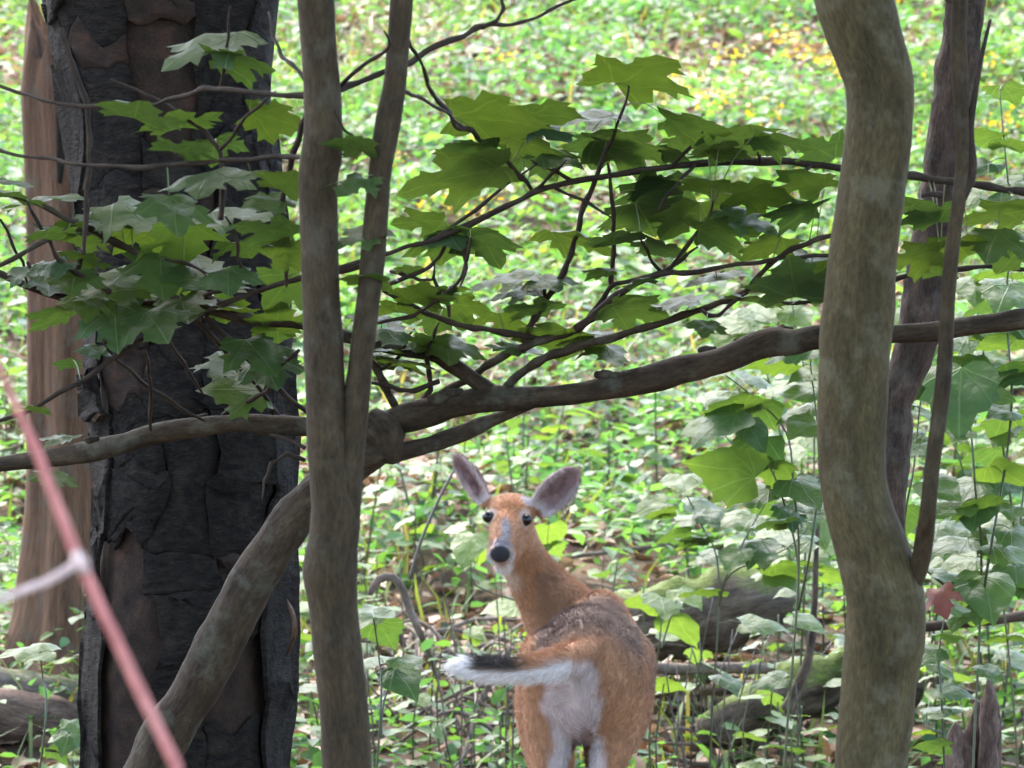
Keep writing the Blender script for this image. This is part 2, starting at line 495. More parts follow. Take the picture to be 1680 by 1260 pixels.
# ------------------------------------------------------------------ leaves as objects
def leaf_mesh(name, half, mat, droop, cup, seed, sub=1):
    """half outline (x along midrib, y across) mirrored; slightly folded and drooping"""
    rr = random.Random(seed)
    bm = bmesh.new()
    left = []
    for s in (1, -1):
        mid = [bm.verts.new((x, 0, 0)) for x in (0.0, 0.25, 0.5, 0.75)] if s == 1 else left
        if s == 1:
            left = mid
            tip = bm.verts.new((1.0, 0, 0))
        ring = [bm.verts.new((x + rr.uniform(-.015, .015), s * (y + rr.uniform(-.02, .02)), 0)) for x, y in half]
        loop = mid + [tip] + ring[::-1]
        f = bm.faces.new(loop if s == -1 else loop[::-1])
    bmesh.ops.triangulate(bm, faces=bm.faces[:], quad_method='BEAUTY', ngon_method='BEAUTY')
    for _ in range(sub):
        bmesh.ops.subdivide_edges(bm, edges=[e for e in bm.edges if e.calc_length() > 0.3], cuts=1)
        bmesh.ops.triangulate(bm, faces=bm.faces[:])
    for v in bm.verts:
        x, y = v.co.x, v.co.y
        v.co.z = cup * abs(y) - droop * (x * x * 0.5 + y * y * 1.1) + 0.05 * math.sin(9 * x + 3 * seed) * math.sin(8 * y + seed)
    bmesh.ops.recalc_face_normals(bm, faces=bm.faces[:])
    if sum(f.normal.z for f in bm.faces) < 0:
        bmesh.ops.reverse_faces(bm, faces=bm.faces[:])
    me = bpy.data.meshes.new(name)
    bm.to_mesh(me); bm.free()
    me.polygons.foreach_set('use_smooth', [True] * len(me.polygons))
    me.materials.append(mat)
    return me

MAPLE = [(-0.05, 0.10), (-0.12, 0.24), (-0.14, 0.40), (-0.03, 0.37), (0.04, 0.47), (0.11, 0.41), (0.19, 0.36), (0.23, 0.46), (0.25, 0.58), (0.34, 0.53), (0.53, 0.66), (0.52, 0.51), (0.60, 0.45), (0.54, 0.36), (0.51, 0.26), (0.61, 0.26), (0.72, 0.32), (0.74, 0.21), (0.86, 0.14)]
HEART = [(-0.08, 0.10), (-0.12, 0.25), (-0.03, 0.40), (0.13, 0.47), (0.30, 0.46), (0.47, 0.38), (0.64, 0.27), (0.80, 0.14), (0.91, 0.05)]
LOBED = [(-0.07, 0.12), (-0.12, 0.27), (-0.02, 0.42), (0.12, 0.44), (0.20, 0.50), (0.30, 0.43), (0.42, 0.50), (0.46, 0.38), (0.60, 0.33), (0.66, 0.23), (0.82, 0.15), (0.90, 0.07)]
maple_meshes = [leaf_mesh('maple_leaf', MAPLE, M['maple_leaf'], 0.16 + 0.1 * (i % 3), 0.08 * (i % 2), i) for i in range(6)]
broad_meshes = [leaf_mesh('broad_leaf', (HEART, LOBED)[i % 2], M['broad_leaf'], 0.3 + 0.15 * (i % 3), 0.12, i) for i in range(6)]
pale_meshes = [leaf_mesh('pale_leaf', (HEART, LOBED)[i % 2], M['pale_leaf'], 0.3 + 0.15 * (i % 3), 0.12, i, 0) for i in range(4)]
red_mesh = leaf_mesh('red_leaf', MAPLE, M['red_leaf'], 0.9, 0.3, 5)

def leaf_matrix(base, heading, normal, size):
    x = (heading - normal * heading.dot(normal)).normalized()
    y = normal.cross(x).normalized()
    m = Matrix((x, y, normal)).transposed().to_4x4()
    return Matrix.Translation(base) @ m @ Matrix.Scale(size, 4)

def petiole(leaf, parent_inv, a, b, r=0.0011):
    """stalk from the twig (a) to the leaf base (b), a child of the leaf"""
    mid = (a + b) / 2 + Vector((0, 0, 0.12 * (a - b).length))
    me, _ = tube('petiole', [a, mid, b], [r * 1.2, r, r], 4, 0, step=max(0.01, (a - b).length / 3))
    me.transform(leaf.matrix_basis.inverted())
    link('petiole', me, M['petiole'], leaf)

def place_leaf(root, meshes, px, py, w_px, ratio, side, stems, rnd, stalk=True, jitter=0.10):
    """leaf whose centre is seen near (px,py); w_px its size at that distance; ratio how open it faces; side 't' top or 'u' underside"""
    best, bd = None, 1e18
    for q in stems:
        p = project(q)
        dd = (p[0] - px) ** 2 + (p[1] - py) ** 2
        if dd < bd:
            bd, best = dd, q
    d = best.y + rnd.uniform(-jitter, jitter)
    c = W(px, py, d)
    size = w_px / F * d * 0.92
    off = c - best
    t = math.asin(max(0.06, min(0.97, ratio)))
    nrm = Vector((rnd.uniform(-.22, .22), (-1 if side == 't' else 1) * math.sin(t), math.cos(t))).normalized()
    hd = Vector((off.x, off.y * 0.5 + rnd.uniform(-.4, .4) * off.length, 0.0))
    if side == 't':
        hd.y -= 0.35 * off.length
        hd.z = off.z * 0.6
    if hd.length < 1e-4:
        hd = Vector((rnd.uniform(-1, 1), rnd.uniform(-1, 1), 0))
    x = (hd - nrm * hd.dot(nrm)).normalized()
    base = c - x * size * 0.42
    o = link('leaf', rnd.choice(meshes), None, root)
    o.matrix_basis = Matrix.Translation(-root.location) @ leaf_matrix(base, hd, nrm, size)
    if stalk:
        petiole(o, None, best - root.location, base - root.location)
    return o

def project(q):
    v = Vector(q) - CAM
    yy = v.y * _cp + v.z * _sp
    zz = -v.y * _sp + v.z * _cp
    return (840 + F * v.x / yy, 630 - F * zz / yy)

def pxr(r, d):
    return r / F * d

def branch(root, name, pts, d, r, mat, seg=8, bump=0.12, store=None, seed=0.0):
    """pts in photo pixels; d, r: scalar, pair or per-point list (metres away, pixel radius)"""
    n = len(pts)
    def arr(v):
        if isinstance(v, (int, float)):
            return [v] * n
        if len(v) == n:
            return list(v)
        return [v[0] + (v[1] - v[0]) * i / (n - 1) for i in range(n)]
    dd, rr = arr(d), arr(r)
    P = [W(p[0], p[1], q) - root.location for p, q in zip(pts, dd)]
    rad = [pxr(a, b) for a, b in zip(rr, dd)]
    if name in ('twig', 'branch'):
        kr = random.Random(int(pts[0][0] * 7 + pts[0][1]))
        P2, R2 = [P[0]], [rad[0]]
        for i in range(1, n):      # crooked growth: a kink and a swollen node between the given points
            m_ = (P[i - 1] + P[i]) / 2
            k_ = (P[i] - P[i - 1]).length * 0.045
            P2 += [m_ + Vector((kr.uniform(-k_, k_), kr.uniform(-k_, k_), kr.uniform(-k_, k_))), P[i]]
            R2 += [(rad[i - 1] + rad[i]) / 2 * kr.uniform(.8, 1.0), rad[i] * kr.uniform(.95, 1.25)]
        P, rad = P2, R2
        rad[-1] *= 0.55
        bump *= 1.5
    me, S = tube(name, P, rad, seg, bump, 8.0 if rad[0] > .006 else 30.0, seed=seed)
    o = link(name, me, mat, root)
    if store is not None:
        store.extend([s + root.location for s in S])
    return o

# ------------------------------------------------------------------ crowns above the frame
def crown_mesh(name, c, rad, n, size):
    u = rng.normal(0, 1, (n, 3)); u /= np.linalg.norm(u, axis=1)[:, None]
    rr = rng.uniform(0.25, 1, n) ** 0.6
    lump = 1 + 0.28 * np.sin(u[:, 0] * 5 + c[0]) * np.sin(u[:, 1] * 4 + c[1]) + 0.15 * np.sin(u[:, 2] * 9 + c[2])
    pos = np.array(c) + u * (rr * lump)[:, None] * np.array(rad)
    gap = field(pos[:, 0] * 1.0, pos[:, 1] + pos[:, 2], 2.1, c[0])
    pos = pos[gap > 0.3]; n = len(pos)
    V, Fc, A = scatter(OV * np.array([1, 1.4, 1]), OF, pos, rng.uniform(0.7, 1.3, n) * size, rng.uniform(0, 6.28, n), rng.normal(0, 0.45, n), rng.normal(0, 0.45, n), rng.uniform(0, 1, n))
    return fast_mesh(name, V, Fc, {'rnd': A})

def add_crown(root, top, c, rad, n, size=0.15):
    for k in range(4):
        a = k * 1.6 + top.x
        e = Vector(c) + Vector((math.cos(a) * rad[0] * 0.7, math.sin(a) * rad[1] * 0.7, rad[2] * 0.3 * (k % 2)))
        s = top - Vector((0, 0, 0.25 * k))
        me, _ = tube('limb', [s - root.location, (s * 0.5 + e * 0.5) + Vector((0, 0, 0.25)) - root.location, e - root.location], [0.045, 0.03, 0.01], 7, 0.1, step=0.15)
        link('limb', me, M['slender_bark'], root)
    cm = crown_mesh('crown', c, rad, n, size)
    cm.transform(Matrix.Translation(-root.location))
    link('crown', cm, M['crown'], root)

# ================================================================== TREES
def edges_to_tube(root, name, rows, d, mat, below=None, above=None, seg=20, bump=0.05, bscale=6, seed=0.0):
    """rows: (y, left, right) of a trunk in photo pixels, top to bottom; extended down to the ground and up to a crown"""
    P, Rr = [], []
    rows = sorted(rows, key=lambda r: -r[0])
    if below is not None:
        P.append(Vector(below[0])); Rr.append(below[1])
    for y, l, r in rows:
        P.append(W((l + r) / 2, y, d)); Rr.append((r - l) / 2 / F * d)
    for p, r in (above or []):
        P.append(Vector(p)); Rr.append(r)
    me, S = tube(name, [p - root.location for p in P], Rr, seg, bump, bscale, step=0.022, seed=seed)
    link(name, me, mat, root)
    return [s + root.location for s in S]

def base_at(px, d):
    w = W(px, 1260, d)
    return Vector((w.x, d, gz(w.x, d)))

# --- curved smooth tree on the right
D_CUR = 9.2
b = base_at(1420, D_CUR)
cur = thing('curved_tree', 'thick smooth olive grey trunk with a bulging bend and a thin side stem', 'tree', b)
rows = [(0, 1338, 1465), (60, 1358, 1479), (110, 1376, 1494), (140, 1385, 1500), (200, 1388, 1498), (270, 1380, 1490), (330, 1371, 1483), (400, 1361, 1475),
        (500, 1352, 1469), (560, 1343, 1461), (640, 1341, 1457), (740, 1341, 1453), (800, 1347, 1458), (840, 1353, 1468), (900, 1368, 1490), (960, 1383, 1511),
        (1000, 1388, 1519), (1050, 1386, 1518), (1110, 1380, 1506), (1180, 1376, 1500), (1260, 1370, 1491), (1400, 1366, 1500)]
topc = W(1390, -120, D_CUR)
edges_to_tube(cur, 'trunk', rows, D_CUR, M['smooth_bark'], (b - Vector((0, 0, 0.1)), 0.095), [(W(1391, -45, D_CUR), 0.068), (W(1381, -95, D_CUR), 0.068), (W(1372, -150, D_CUR), 0.067), (W(1362, -260, D_CUR), 0.066), (W(1352, -400, D_CUR), 0.065), (W(1345, -700, D_CUR), 0.062), (topc + Vector((-0.15, 0.1, 1.2)), 0.06), (topc + Vector((-0.1, 0.2, 3.2)), 0.05), (topc + Vector((0, 0.2, 5.0)), 0.03)], 28, 0.035, 9, 3.1)
st = []
branch(cur, 'side_stem', [(1490, 975), (1508, 930), (1517, 880), (1522, 840), (1531, 753), (1541, 680), (1548, 620), (1554, 520), (1559, 440), (1568, 367), (1575, 317), (1580, 250), (1576, 150), (1573, 60), (1575, -60), (1560, -400)],
       [9.2, 9.17, 9.14] + [9.1] * 13, [14, 16, 15, 14, 13.5, 13.5, 13.5, 12, 11.5, 11.5, 12, 12, 13, 14, 13, 9], M['slender_bark'], 12, 0.08, st, 1.0)
branch(cur, 'side_twig', [(1577, 330), (1590, 300), (1596, 270), (1592, 215), (1602, 140), (1612, 85), (1625, 32)], 9.1, [7, 8, 7, 6, 5, 4, 2.5], M['twig_bark'], 8, 0.12, st)
branch(cur, 'dead_twig', [(1545, 320), (1525, 318), (1512, 322)], 9.1, [6, 4, 3], M['twig_bark'], 6, 0.2)
add_crown(cur, topc + Vector((0, 0.2, 4.8)), (topc.x - 0.2, 9.6, 8.4), (2.4, 2.2, 1.7), 5200)

# --- slender forked tree
D_SL = 9.0
b = base_at(575, D_SL)
sl = thing('slender_tree', 'slender dark brown tree forking low into two upright stems', 'tree', b)
sl_pts = []
rows = [(0, 487, 548), (70, 492, 552), (140, 498, 558), (230, 497, 563), (265, 492, 560), (300, 490, 554), (420, 493, 556), (560, 497, 563), (700, 503, 570), (790, 508, 582),
        (840, 510, 592), (890, 506, 586), (940, 496, 586), (1000, 507, 588), (1100, 517, 598), (1200, 526, 606), (1260, 528, 610), (1400, 530, 618)]
tA = W(500, -120, D_SL)
sl_pts += edges_to_tube(sl, 'stem', rows, D_SL, M['slender_bark'], (b - Vector((0, 0, 0.1)), 0.06), [(W(514, -50, D_SL), 0.031), (tA, 0.03), (W(505, -220, D_SL), 0.03), (W(500, -400, D_SL), 0.029), (tA + Vector((-.1, 0, 1.5)), 0.027), (tA + Vector((-.05, 0.1, 4)), 0.018)], 18, 0.05, 9, 2.0)
rows = [(0, 640, 678), (60, 636, 673), (133, 630, 667), (180, 620, 660), (230, 610, 653), (300, 602, 641), (420, 592, 632), (520, 581, 621), (600, 571, 611), (700, 560, 603), (780, 552, 596), (850, 545, 590), (930, 540, 582)]
tB = W(668, -120, D_SL)
sl_pts += edges_to_tube(sl, 'stem', rows, D_SL - 0.005, M['slender_bark'], None, [(W(662, -50, D_SL), 0.0195), (tB, 0.019), (W(672, -220, D_SL), 0.019), (W(676, -400, D_SL), 0.0185), (tB + Vector((.1, 0, 1.5)), 0.017), (tB + Vector((.15, 0.1, 3.6)), 0.012)], 16, 0.06, 10, 5.0)
SLT = M['twig_bark']
branch(sl, 'twig', [(520, 157), (503, 157), (433, 153), (370, 146), (333, 145), (300, 158), (253, 172), (200, 176), (143, 175), (67, 163), (30, 152), (-40, 132)], (9.0, 9.6), (5, 3), SLT, 7, 0.15, sl_pts)
branch(sl, 'twig', [(525, 150), (563, 143), (620, 122), (673, 103), (737, 67), (780, 46), (813, 40), (853, 37), (905, 15), (960, -8)], (9.03, 9.5), (6.5, 3.5), SLT, 7, 0.18, sl_pts)
branch(sl, 'twig', [(560, 140), (590, 112), (620, 92), (640, 72), (630, 50)], (9.03, 8.8), (4, 2.5), SLT, 6, 0.15, sl_pts)
branch(sl, 'twig', [(790, 46), (815, 34), (826, 14), (822, -10)], 9.3, (4, 3), SLT, 6, 0.15, sl_pts)
branch(sl, 'twig', [(500, 258), (473, 257), (410, 262), (333, 267), (233, 275), (170, 272), (110, 267), (60, 258), (0, 247), (-50, 240)], (9.0, 9.5), (4.5, 3), SLT, 7, 0.15, sl_pts)
branch(sl, 'twig', [(100, 47), (120, 110), (143, 173), (147, 230), (147, 277), (142, 350), (137, 417)], (9.6, 9.55), (5, 4), SLT, 7, 0.2, sl_pts)
branch(sl, 'twig', [(505, 180), (495, 205), (480, 253), (470, 300), (464, 330), (470, 380), (475, 420), (470, 470)], (9.02, 9.3), (6, 3.5), SLT, 7, 0.18, sl_pts)
branch(sl, 'twig', [(500, 130), (478, 105), (462, 92), (448, 60), (440, 20)], (9.0, 9.2), (4, 2.5), SLT, 6, 0.15, sl_pts)
branch(sl, 'twig', [(605, 250), (585, 230), (566, 215), (548, 180)], (9.0, 8.9), (3.5, 2), SLT, 6, 0.15, sl_pts)
branch(sl, 'twig', [(648, 48), (668, 62), (684, 90), (700, 130), (718, 165), (740, 190), (773, 213), (813, 247), (850, 288), (873, 313)], [9.0, 9.05, 9.1, 9.2, 9.4, 9.6, 9.8, 10.0, 10.1, 10.2], (3.5, 4.5), SLT, 7, 0.15, sl_pts)
branch(sl, 'twig', [(655, 145), (690, 160), (720, 178), (745, 197), (762, 208)], (9.02, 9.6), (4, 3), SLT, 6, 0.15, sl_pts)
branch(sl, 'twig', [(362, 360), (366, 310), (360, 247), (335, 215), (305, 195), (250, 160), (180, 130)], (9.4, 9.5), (5, 2.5), SLT, 6, 0.15, sl_pts)
branch(sl, 'twig', [(361, 245), (390, 210), (425, 175), (452, 150)], (9.4, 9.2), (3.5, 2), SLT, 6, 0.15, sl_pts)
branch(sl, 'twig', [(360, 145), (368, 110), (375, 60), (378, 10)], (9.4, 9.3), (3, 2), SLT, 6, 0.15, sl_pts)
add_crown(sl, tA + Vector((-.05, 0.1, 3.8)), (tA.x + 0.2, 9.2, 8.0), (2.3, 2.2, 1.7), 5200)

# --- dark rough tree behind the curved one
D_RB = 12.6
b = base_at(1440, D_RB)
rb = thing('rough_tree', 'leaning dark rough barked trunk half hidden behind the curved tree', 'tree', b)
rows = [(0, 1550, 1617), (60, 1545, 1612), (133, 1533, 1603), (200, 1525, 1595), (267, 1516, 1588), (340, 1505, 1578), (440, 1488, 1562), (560, 1468, 1538), (620, 1450, 1512), (660, 1440, 1496), (700, 1436, 1500), (760, 1430, 1492), (840, 1422, 1484), (1000, 1410, 1480), (1260, 1395, 1475)]
tR = W(1610, -150, D_RB)
edges_to_tube(rb, 'trunk', rows, D_RB, M['rough_bark'], (b - Vector((0, 0, 0.1)), 0.08), [(tR, 0.055), (tR + Vector((0.4, 0.1, 1.6)), 0.05), (tR + Vector((0.7, 0.2, 4.2)), 0.03)], 22, 0.14, 14, 7.0)
add_crown(rb, tR + Vector((0.7, 0.2, 4.0)), (tR.x + 0.6, 12.4, 8.6), (2.6, 2.3, 1.7), 5200)

# --- big dead trunk with flaking plates of bark
D_DT = 12.2
DT_ROWS = [(-700, 20, 430), (-300, 45, 446), (0, 72, 458), (100, 88, 446), (200, 106, 446), (330, 122, 466), (420, 131, 474), (540, 141, 480), (700, 150, 478), (840, 155, 474), (960, 148, 480), (1060, 143, 476), (1160, 140, 472), (1260, 138, 464), (1500, 130, 470), (1900, 100, 500), (2040, 70, 520)]
def dt_axis(z):
    pts = [(W((l + r) / 2, y, D_DT), (r - l) / 2 / F * D_DT) for y, l, r in DT_ROWS]
    pts.sort(key=lambda q: q[0].z)
    if z <= pts[0][0].z:
        return pts[0][0].x, pts[0][1]
    for (p, a), (q, c) in zip(pts, pts[1:]):
        if p.z <= z <= q.z:
            t = (z - p.z) / (q.z - p.z)
            return p.x + (q.x - p.x) * t, a + (c - a) * t
    return pts[-1][0].x, pts[-1][1]
DT_ROOT = Vector((dt_axis(0.0)[0], D_DT, gz(dt_axis(0)[0], D_DT)))
dt = thing('dead_tree', 'broad blackish dead tree trunk shedding scaly plates of bark', 'dead tree', DT_ROOT)
def dt_surf(a, z, off=0.0):
    cx, r = dt_axis(z)
    q = Vector((math.cos(a) * 1.0, math.sin(a) * 1.0, z * 1.6))
    rr = r * (1 + 0.05 * mnoise.noise(q * 1.7) + 0.02 * mnoise.noise(q * 6)) + off - 0.012
    return Vector((cx + rr * math.cos(a), D_DT + rr * math.sin(a), z))
def build_dead_trunk():
    segs, z0, z1, n = 72, -0.1, 4.2, 190
    V, B, Fc = [], [], []
    for i in range(n + 1):
        z = z0 + (z1 - z0) * i / n
        for j in range(segs):
            a = 2 * math.pi * j / segs
            g = mnoise.noise(Vector((math.cos(a) * 7, math.sin(a) * 7, z * 3.0)))
            zz = z
            if i == n:
                zz += 0.12 * mnoise.noise(Vector((math.cos(a) * 3, math.sin(a) * 3, 9)))
            p = dt_surf(a, z, -0.008 + 0.008 * g)
            V.append(Vector((p.x, p.y, zz)) - DT_ROOT)
            B.append((math.cos(a) * 0.24, math.sin(a) * 0.24, z * 0.9))
    for i in range(n):
        for j in range(segs):
            k = (j + 1) % segs
            Fc.append((i * segs + j, i * segs + k, (i + 1) * segs + k, (i + 1) * segs + j))
    Fc.append(tuple(n * segs + j for j in range(segs)))
    me = mesh_from('wood', V, Fc)
    a = me.attributes.new('bark', 'FLOAT_VECTOR', 'POINT')
    a.data.foreach_set('vector', np.array(B, dtype=np.float32).ravel())
    link('wood', me, M['dead_inner'], dt)
    # bark plates: a jittered brickwork of cells round the whole trunk, some missing
    rr = random.Random(5)
    cols = 10
    cnt = 0
    cells = []
    bounds = [[(c + 0.62 * mnoise.noise(Vector((c * 3.7, q * 0.55, 2)))) / cols * 2 * math.pi for q in range(60)] for c in range(cols + 1)]
    for c in range(cols):
        z = rr.uniform(0.45, 0.65)
        while z < 3.05:
            h = rr.choice((0.05, 0.08, 0.13, 0.2, 0.3)) * rr.uniform(.8, 1.2)
            cells.append((c, z, z + h)); z += h
    for c, zz0, zz1 in cells:
        for _once in (0,):
            def ang(k, z_):
                w_ = 2 * math.pi if k >= cols else 0
                q = (z_ + .5) * 9
                i_ = int(q); f_ = q - i_
                B0 = bounds[k % cols]
                return B0[i_] * (1 - f_) + B0[i_ + 1] * f_ + w_
            zm = (zz0 + zz1) / 2
            a0, a1 = ang(c, zm), ang(c + 1, zm)
            front = math.sin((a0 + a1) / 2) < 0.2
            if cnt >= 298 or not front:
                continue
            pm = project(dt_surf((a0 + a1) / 2, zm))
            if 255 < pm[0] < 335 and 40 < pm[1] < 200:
                continue
            if pm[1] > 330 and mnoise.noise(Vector((math.cos(a0) * 2.2, math.sin(a0) * 2.2, zz0 * 2.4))) > 0.33:
                continue
            th = rr.uniform(0.0005, 0.0045)
            curl = rr.uniform(0.0, 0.004) + (0.012 if rr.random() < 0.15 else 0) + (rr.uniform(0, .022) if abs(math.cos((a0 + a1) / 2)) > .88 else 0)
            nu, nv = 7, 6
            Vp, Bp, Fp = [], [], []
            sd = rr.uniform(0, 50)
            for lay in (0, 1):
                for v in range(nv):
                    for u in range(nu):
                        fu, fv = u / (nu - 1), v / (nv - 1)
                        edge = max(abs(fu - .5), abs(fv - .5)) * 2
                        aa = ang(c, zz0 + (zz1 - zz0) * fv) * (1 - fu) + ang(c + 1, zz0 + (zz1 - zz0) * fv) * fu + 0.07 * mnoise.noise(Vector((c + fu, (zz0 + (zz1 - zz0) * fv) * 22, 1)))
                        z_ = zz0 + (zz1 - zz0) * fv + 0.07 * mnoise.noise(Vector(((c + fu) * 2.3, (zz0 + (zz1 - zz0) * fv) * 14, 7)))
                        off = (th + curl * edge ** 3 + 0.004 * mnoise.noise(Vector((fu * 3, fv * 3, sd)))) if lay else (-0.004 + curl * 0.8 * edge ** 3)
                        if lay:
                            aa = (aa - (a0 + a1) / 2) * 0.985 + (a0 + a1) / 2
                            z_ = (z_ - (zz0 + zz1) / 2) * 0.985 + (zz0 + zz1) / 2
                        Vp.append(dt_surf(aa, z_, off + 0.006) - DT_ROOT)
                        Bp.append((math.cos(aa) * 0.24 + sd * .02, math.sin(aa) * 0.24, z_ * 2.2))
            K = nu * nv
            for v in range(nv - 1):
                for u in range(nu - 1):
                    q = v * nu + u
                    Fp.append((K + q, K + q + 1, K + q + nu + 1, K + q + nu))
            rim = [u for u in range(nu)] + [v * nu + nu - 1 for v in range(1, nv)] + [(nv - 1) * nu + u for u in range(nu - 2, -1, -1)] + [v * nu for v in range(nv - 2, 0, -1)]
            for i in range(len(rim)):
                p, q = rim[i], rim[(i + 1) % len(rim)]
                Fp.append((p, q, K + q, K + p))
            mp = mesh_from('bark_plate', Vp, Fp)
            at = mp.attributes.new('bark', 'FLOAT_VECTOR', 'POINT')
            at.data.foreach_set('vector', np.array(Bp, dtype=np.float32).ravel())
            link('bark_plate', mp, M['dead_bark'] if rr.random() < 0.86 else M['dead_inner'], dt)
            cnt += 1
build_dead_trunk()
mdl = tube('bark_strip', [W(470, 985, 12.1) - DT_ROOT, W(481, 1010, 12.0) - DT_ROOT, W(483, 1040, 12.0) - DT_ROOT, W(470, 1075, 12.1) - DT_ROOT], [0.004, 0.006, 0.006, 0.003], 6, 0.2)[0]
link('bark_strip', mdl, M['bare_wood'], dt)

# --- pale brown broken snag behind it
D_SN = 17.6
def build_snag():
    c0 = W(110, 1090, D_SN)
    b = Vector((c0.x, D_SN, gz(c0.x, D_SN)))
    sn = thing('broken_snag', 'barkless reddish brown snag with a splintered broken top', 'dead tree', b)
    rows = [(50, 28, 190), (110, 30, 192), (180, 35, 196), (300, 42, 200), (420, 45, 205), (700, 45, 210), (830, 42, 214), (900, 35, 220), (1000, 22, 235), (1060, 5, 255), (1100, -20, 285), (1140, -45, 310)]
    rows = [(W((l + r) / 2, y, D_SN), (r - l) / 2 / F * D_SN) for y, l, r in rows][::-1]
    P, Rr = resample([p for p, _ in rows], [r for _, r in rows], 0.03)
    segs = 56
    V, B, Fc = [], [], []
    for i, (p, r) in enumerate(zip(P, Rr)):
        for j in range(segs):
            a = 2 * math.pi * j / segs
            t = i / (len(P) - 1)
            flute = 0.05 * math.sin(a * 7 + 2 * math.sin(p.z)) + 0.05 * mnoise.noise(Vector((math.cos(a) * 4, math.sin(a) * 4, p.z * 1.2)))
            flute *= 1 + 1.5 * (1 - t) ** 3
            rr = r * (1 + flute)
            z = p.z
            if t > 0.9:   # splintered top
                sp = mnoise.noise(Vector((math.cos(a) * 6, math.sin(a) * 6, 3))) * 0.22 + 0.07 * math.cos(a - math.pi) - 0.05
                z += sp * (t - 0.9) / 0.1
                rr *= 1 - 0.25 * (t - 0.9) / 0.1
            V.append(Vector((p.x + rr * math.cos(a), p.y + rr * math.sin(a), z)) - b)
            B.append((math.cos(a) * 0.2, math.sin(a) * 0.2, p.z * 0.08))
    n = len(P)
    for i in range(n - 1):
        for j in range(segs):
            k = (j + 1) % segs
            Fc.append((i * segs + j, i * segs + k, (i + 1) * segs + k, (i + 1) * segs + j))
    c = len(V); V.append(P[-1] - Vector((0, 0, 0.12)) - b); B.append((0, 0, 0))
    for j in range(segs):
        Fc.append(((n - 1) * segs + j, (n - 1) * segs + (j + 1) % segs, c))
    me = mesh_from('wood', V, Fc)
    a = me.attributes.new('bark', 'FLOAT_VECTOR', 'POINT')
    a.data.foreach_set('vector', np.array(B, dtype=np.float32).ravel())
    link('wood', me, M['bare_wood'], sn)
    for px, py0, py1, w in ((94, 90, 300, 9), (122, 290, 420, 9)):
        top = W(px, py0, D_SN - 0.17); bot = W(px + 4, py1, D_SN - 0.17)
        me, _ = tube('bark_strip', [bot - b, (bot + top) / 2 - b + Vector((0.01, 0, 0)), top - b], [w * .4 / F * D_SN, w / F * D_SN, w * .3 / F * D_SN], 8, 0.3, 14, step=0.03)
        link('bark_strip', me, M['dead_bark'], sn)
build_snag()

# --- leaning maple: trunk from lower left, limbs to both sides, twigs and leaves
D_MP = 10.5
w0 = W(-60, 1480, 10.7)
b = Vector((w0.x, 10.75, gz(w0.x, 10.75)))
mp = thing('leaning_maple', 'leaning maple with long crooked horizontal limbs, thin twigs and lobed leaves', 'tree', b)
mtw = []
P = [b - Vector((0, 0, 0.1))] + [W(x, y, d) for x, y, d in ((-10, 1800, 10.74), (70, 1610, 10.73), (155, 1440, 10.72), (232, 1290, 10.7), (268, 1215, 10.68), (318, 1135, 10.65), (362, 1050, 10.62), (402, 975, 10.6), (445, 905, 10.58), (500, 830, 10.55), (560, 775, 10.52), (640, 715, 10.5))]
Rr = [0.075] + [pxr(r, 10.6) for r in (48, 45, 43, 42, 41, 40, 39, 38, 36, 34, 34, 30)]
me, _ = tube('trunk', [p - b for p in P], Rr, 22, 0.10, 10, step=0.022, seed=4)
link('trunk', me, M['limb_bark'], mp)
LB = M['limb_bark']
branch(mp, 'limb', [(560, 715), (610, 704), (650, 690), (700, 677), (750, 663), (800, 654), (850, 652), (900, 650), (950, 645), (1000, 636), (1040, 628), (1080, 619), (1130, 604), (1165, 596), (1200, 585), (1240, 568), (1270, 560), (1300, 561), (1340, 553), (1400, 550), (1470, 548), (1530, 543), (1580, 535), (1640, 528), (1700, 520), (1850, 505), (2100, 480)],
       (10.5, 10.2), [20, 21, 22, 23, 22, 21, 19, 18, 18, 20, 20, 22, 22, 22, 23, 23, 24, 21, 20, 18, 16, 17, 18, 18, 18, 15, 8], LB, 18, 0.16, mtw, 2.2)
branch(mp, 'limb', [(660, 700), (600, 706), (550, 704), (500, 700), (465, 698), (430, 697), (390, 694), (350, 697), (300, 704), (250, 712), (200, 727), (150, 740), (100, 749), (50, 756), (0, 762), (-80, 775), (-300, 790)],
       (10.5, 10.75), [20, 18, 16, 15, 16, 17, 15, 15, 16, 17, 17, 18, 16, 15, 13, 12, 7], LB, 16, 0.14, mtw, 6.2)
branch(mp, 'broken_limb', [(585, 752), (620, 745), (660, 741), (710, 728), (760, 710), (800, 692), (835, 679), (880, 662)], (10.42, 10.5), [20, 19, 16, 15, 14, 11, 8, 6], LB, 14, 0.22, None, 8.8)
branch(mp, 'knot', [(605, 690), (628, 710), (640, 735), (644, 758)], (10.45, 10.42), [28, 30, 22, 12], LB, 14, 0.30, None, 9.9)
for kx, ky, kr in ((1285, 543, 9), (1160, 575, 8), (990, 615, 8), (720, 655, 10), (745, 645, 8), (1010, 616, 6), (1220, 560, 8), (150, 722, 7), (330, 684, 6), (465, 683, 6)):
    c = W(kx, ky, 10.38 if kx > 600 else 10.62)
    r = pxr(kr, 10.4)
    me, _ = tube('knot', [c - b - Vector((r * 1.8, 0, -0.2 * r)), c - b, c - b + Vector((r * 1.8, 0, r * 0.5))], [r * .5, r, r * .45], 8, 0.45, 60, step=r * .7, seed=kx)
    link('knot', me, LB, mp)
TW = M['twig_bark']
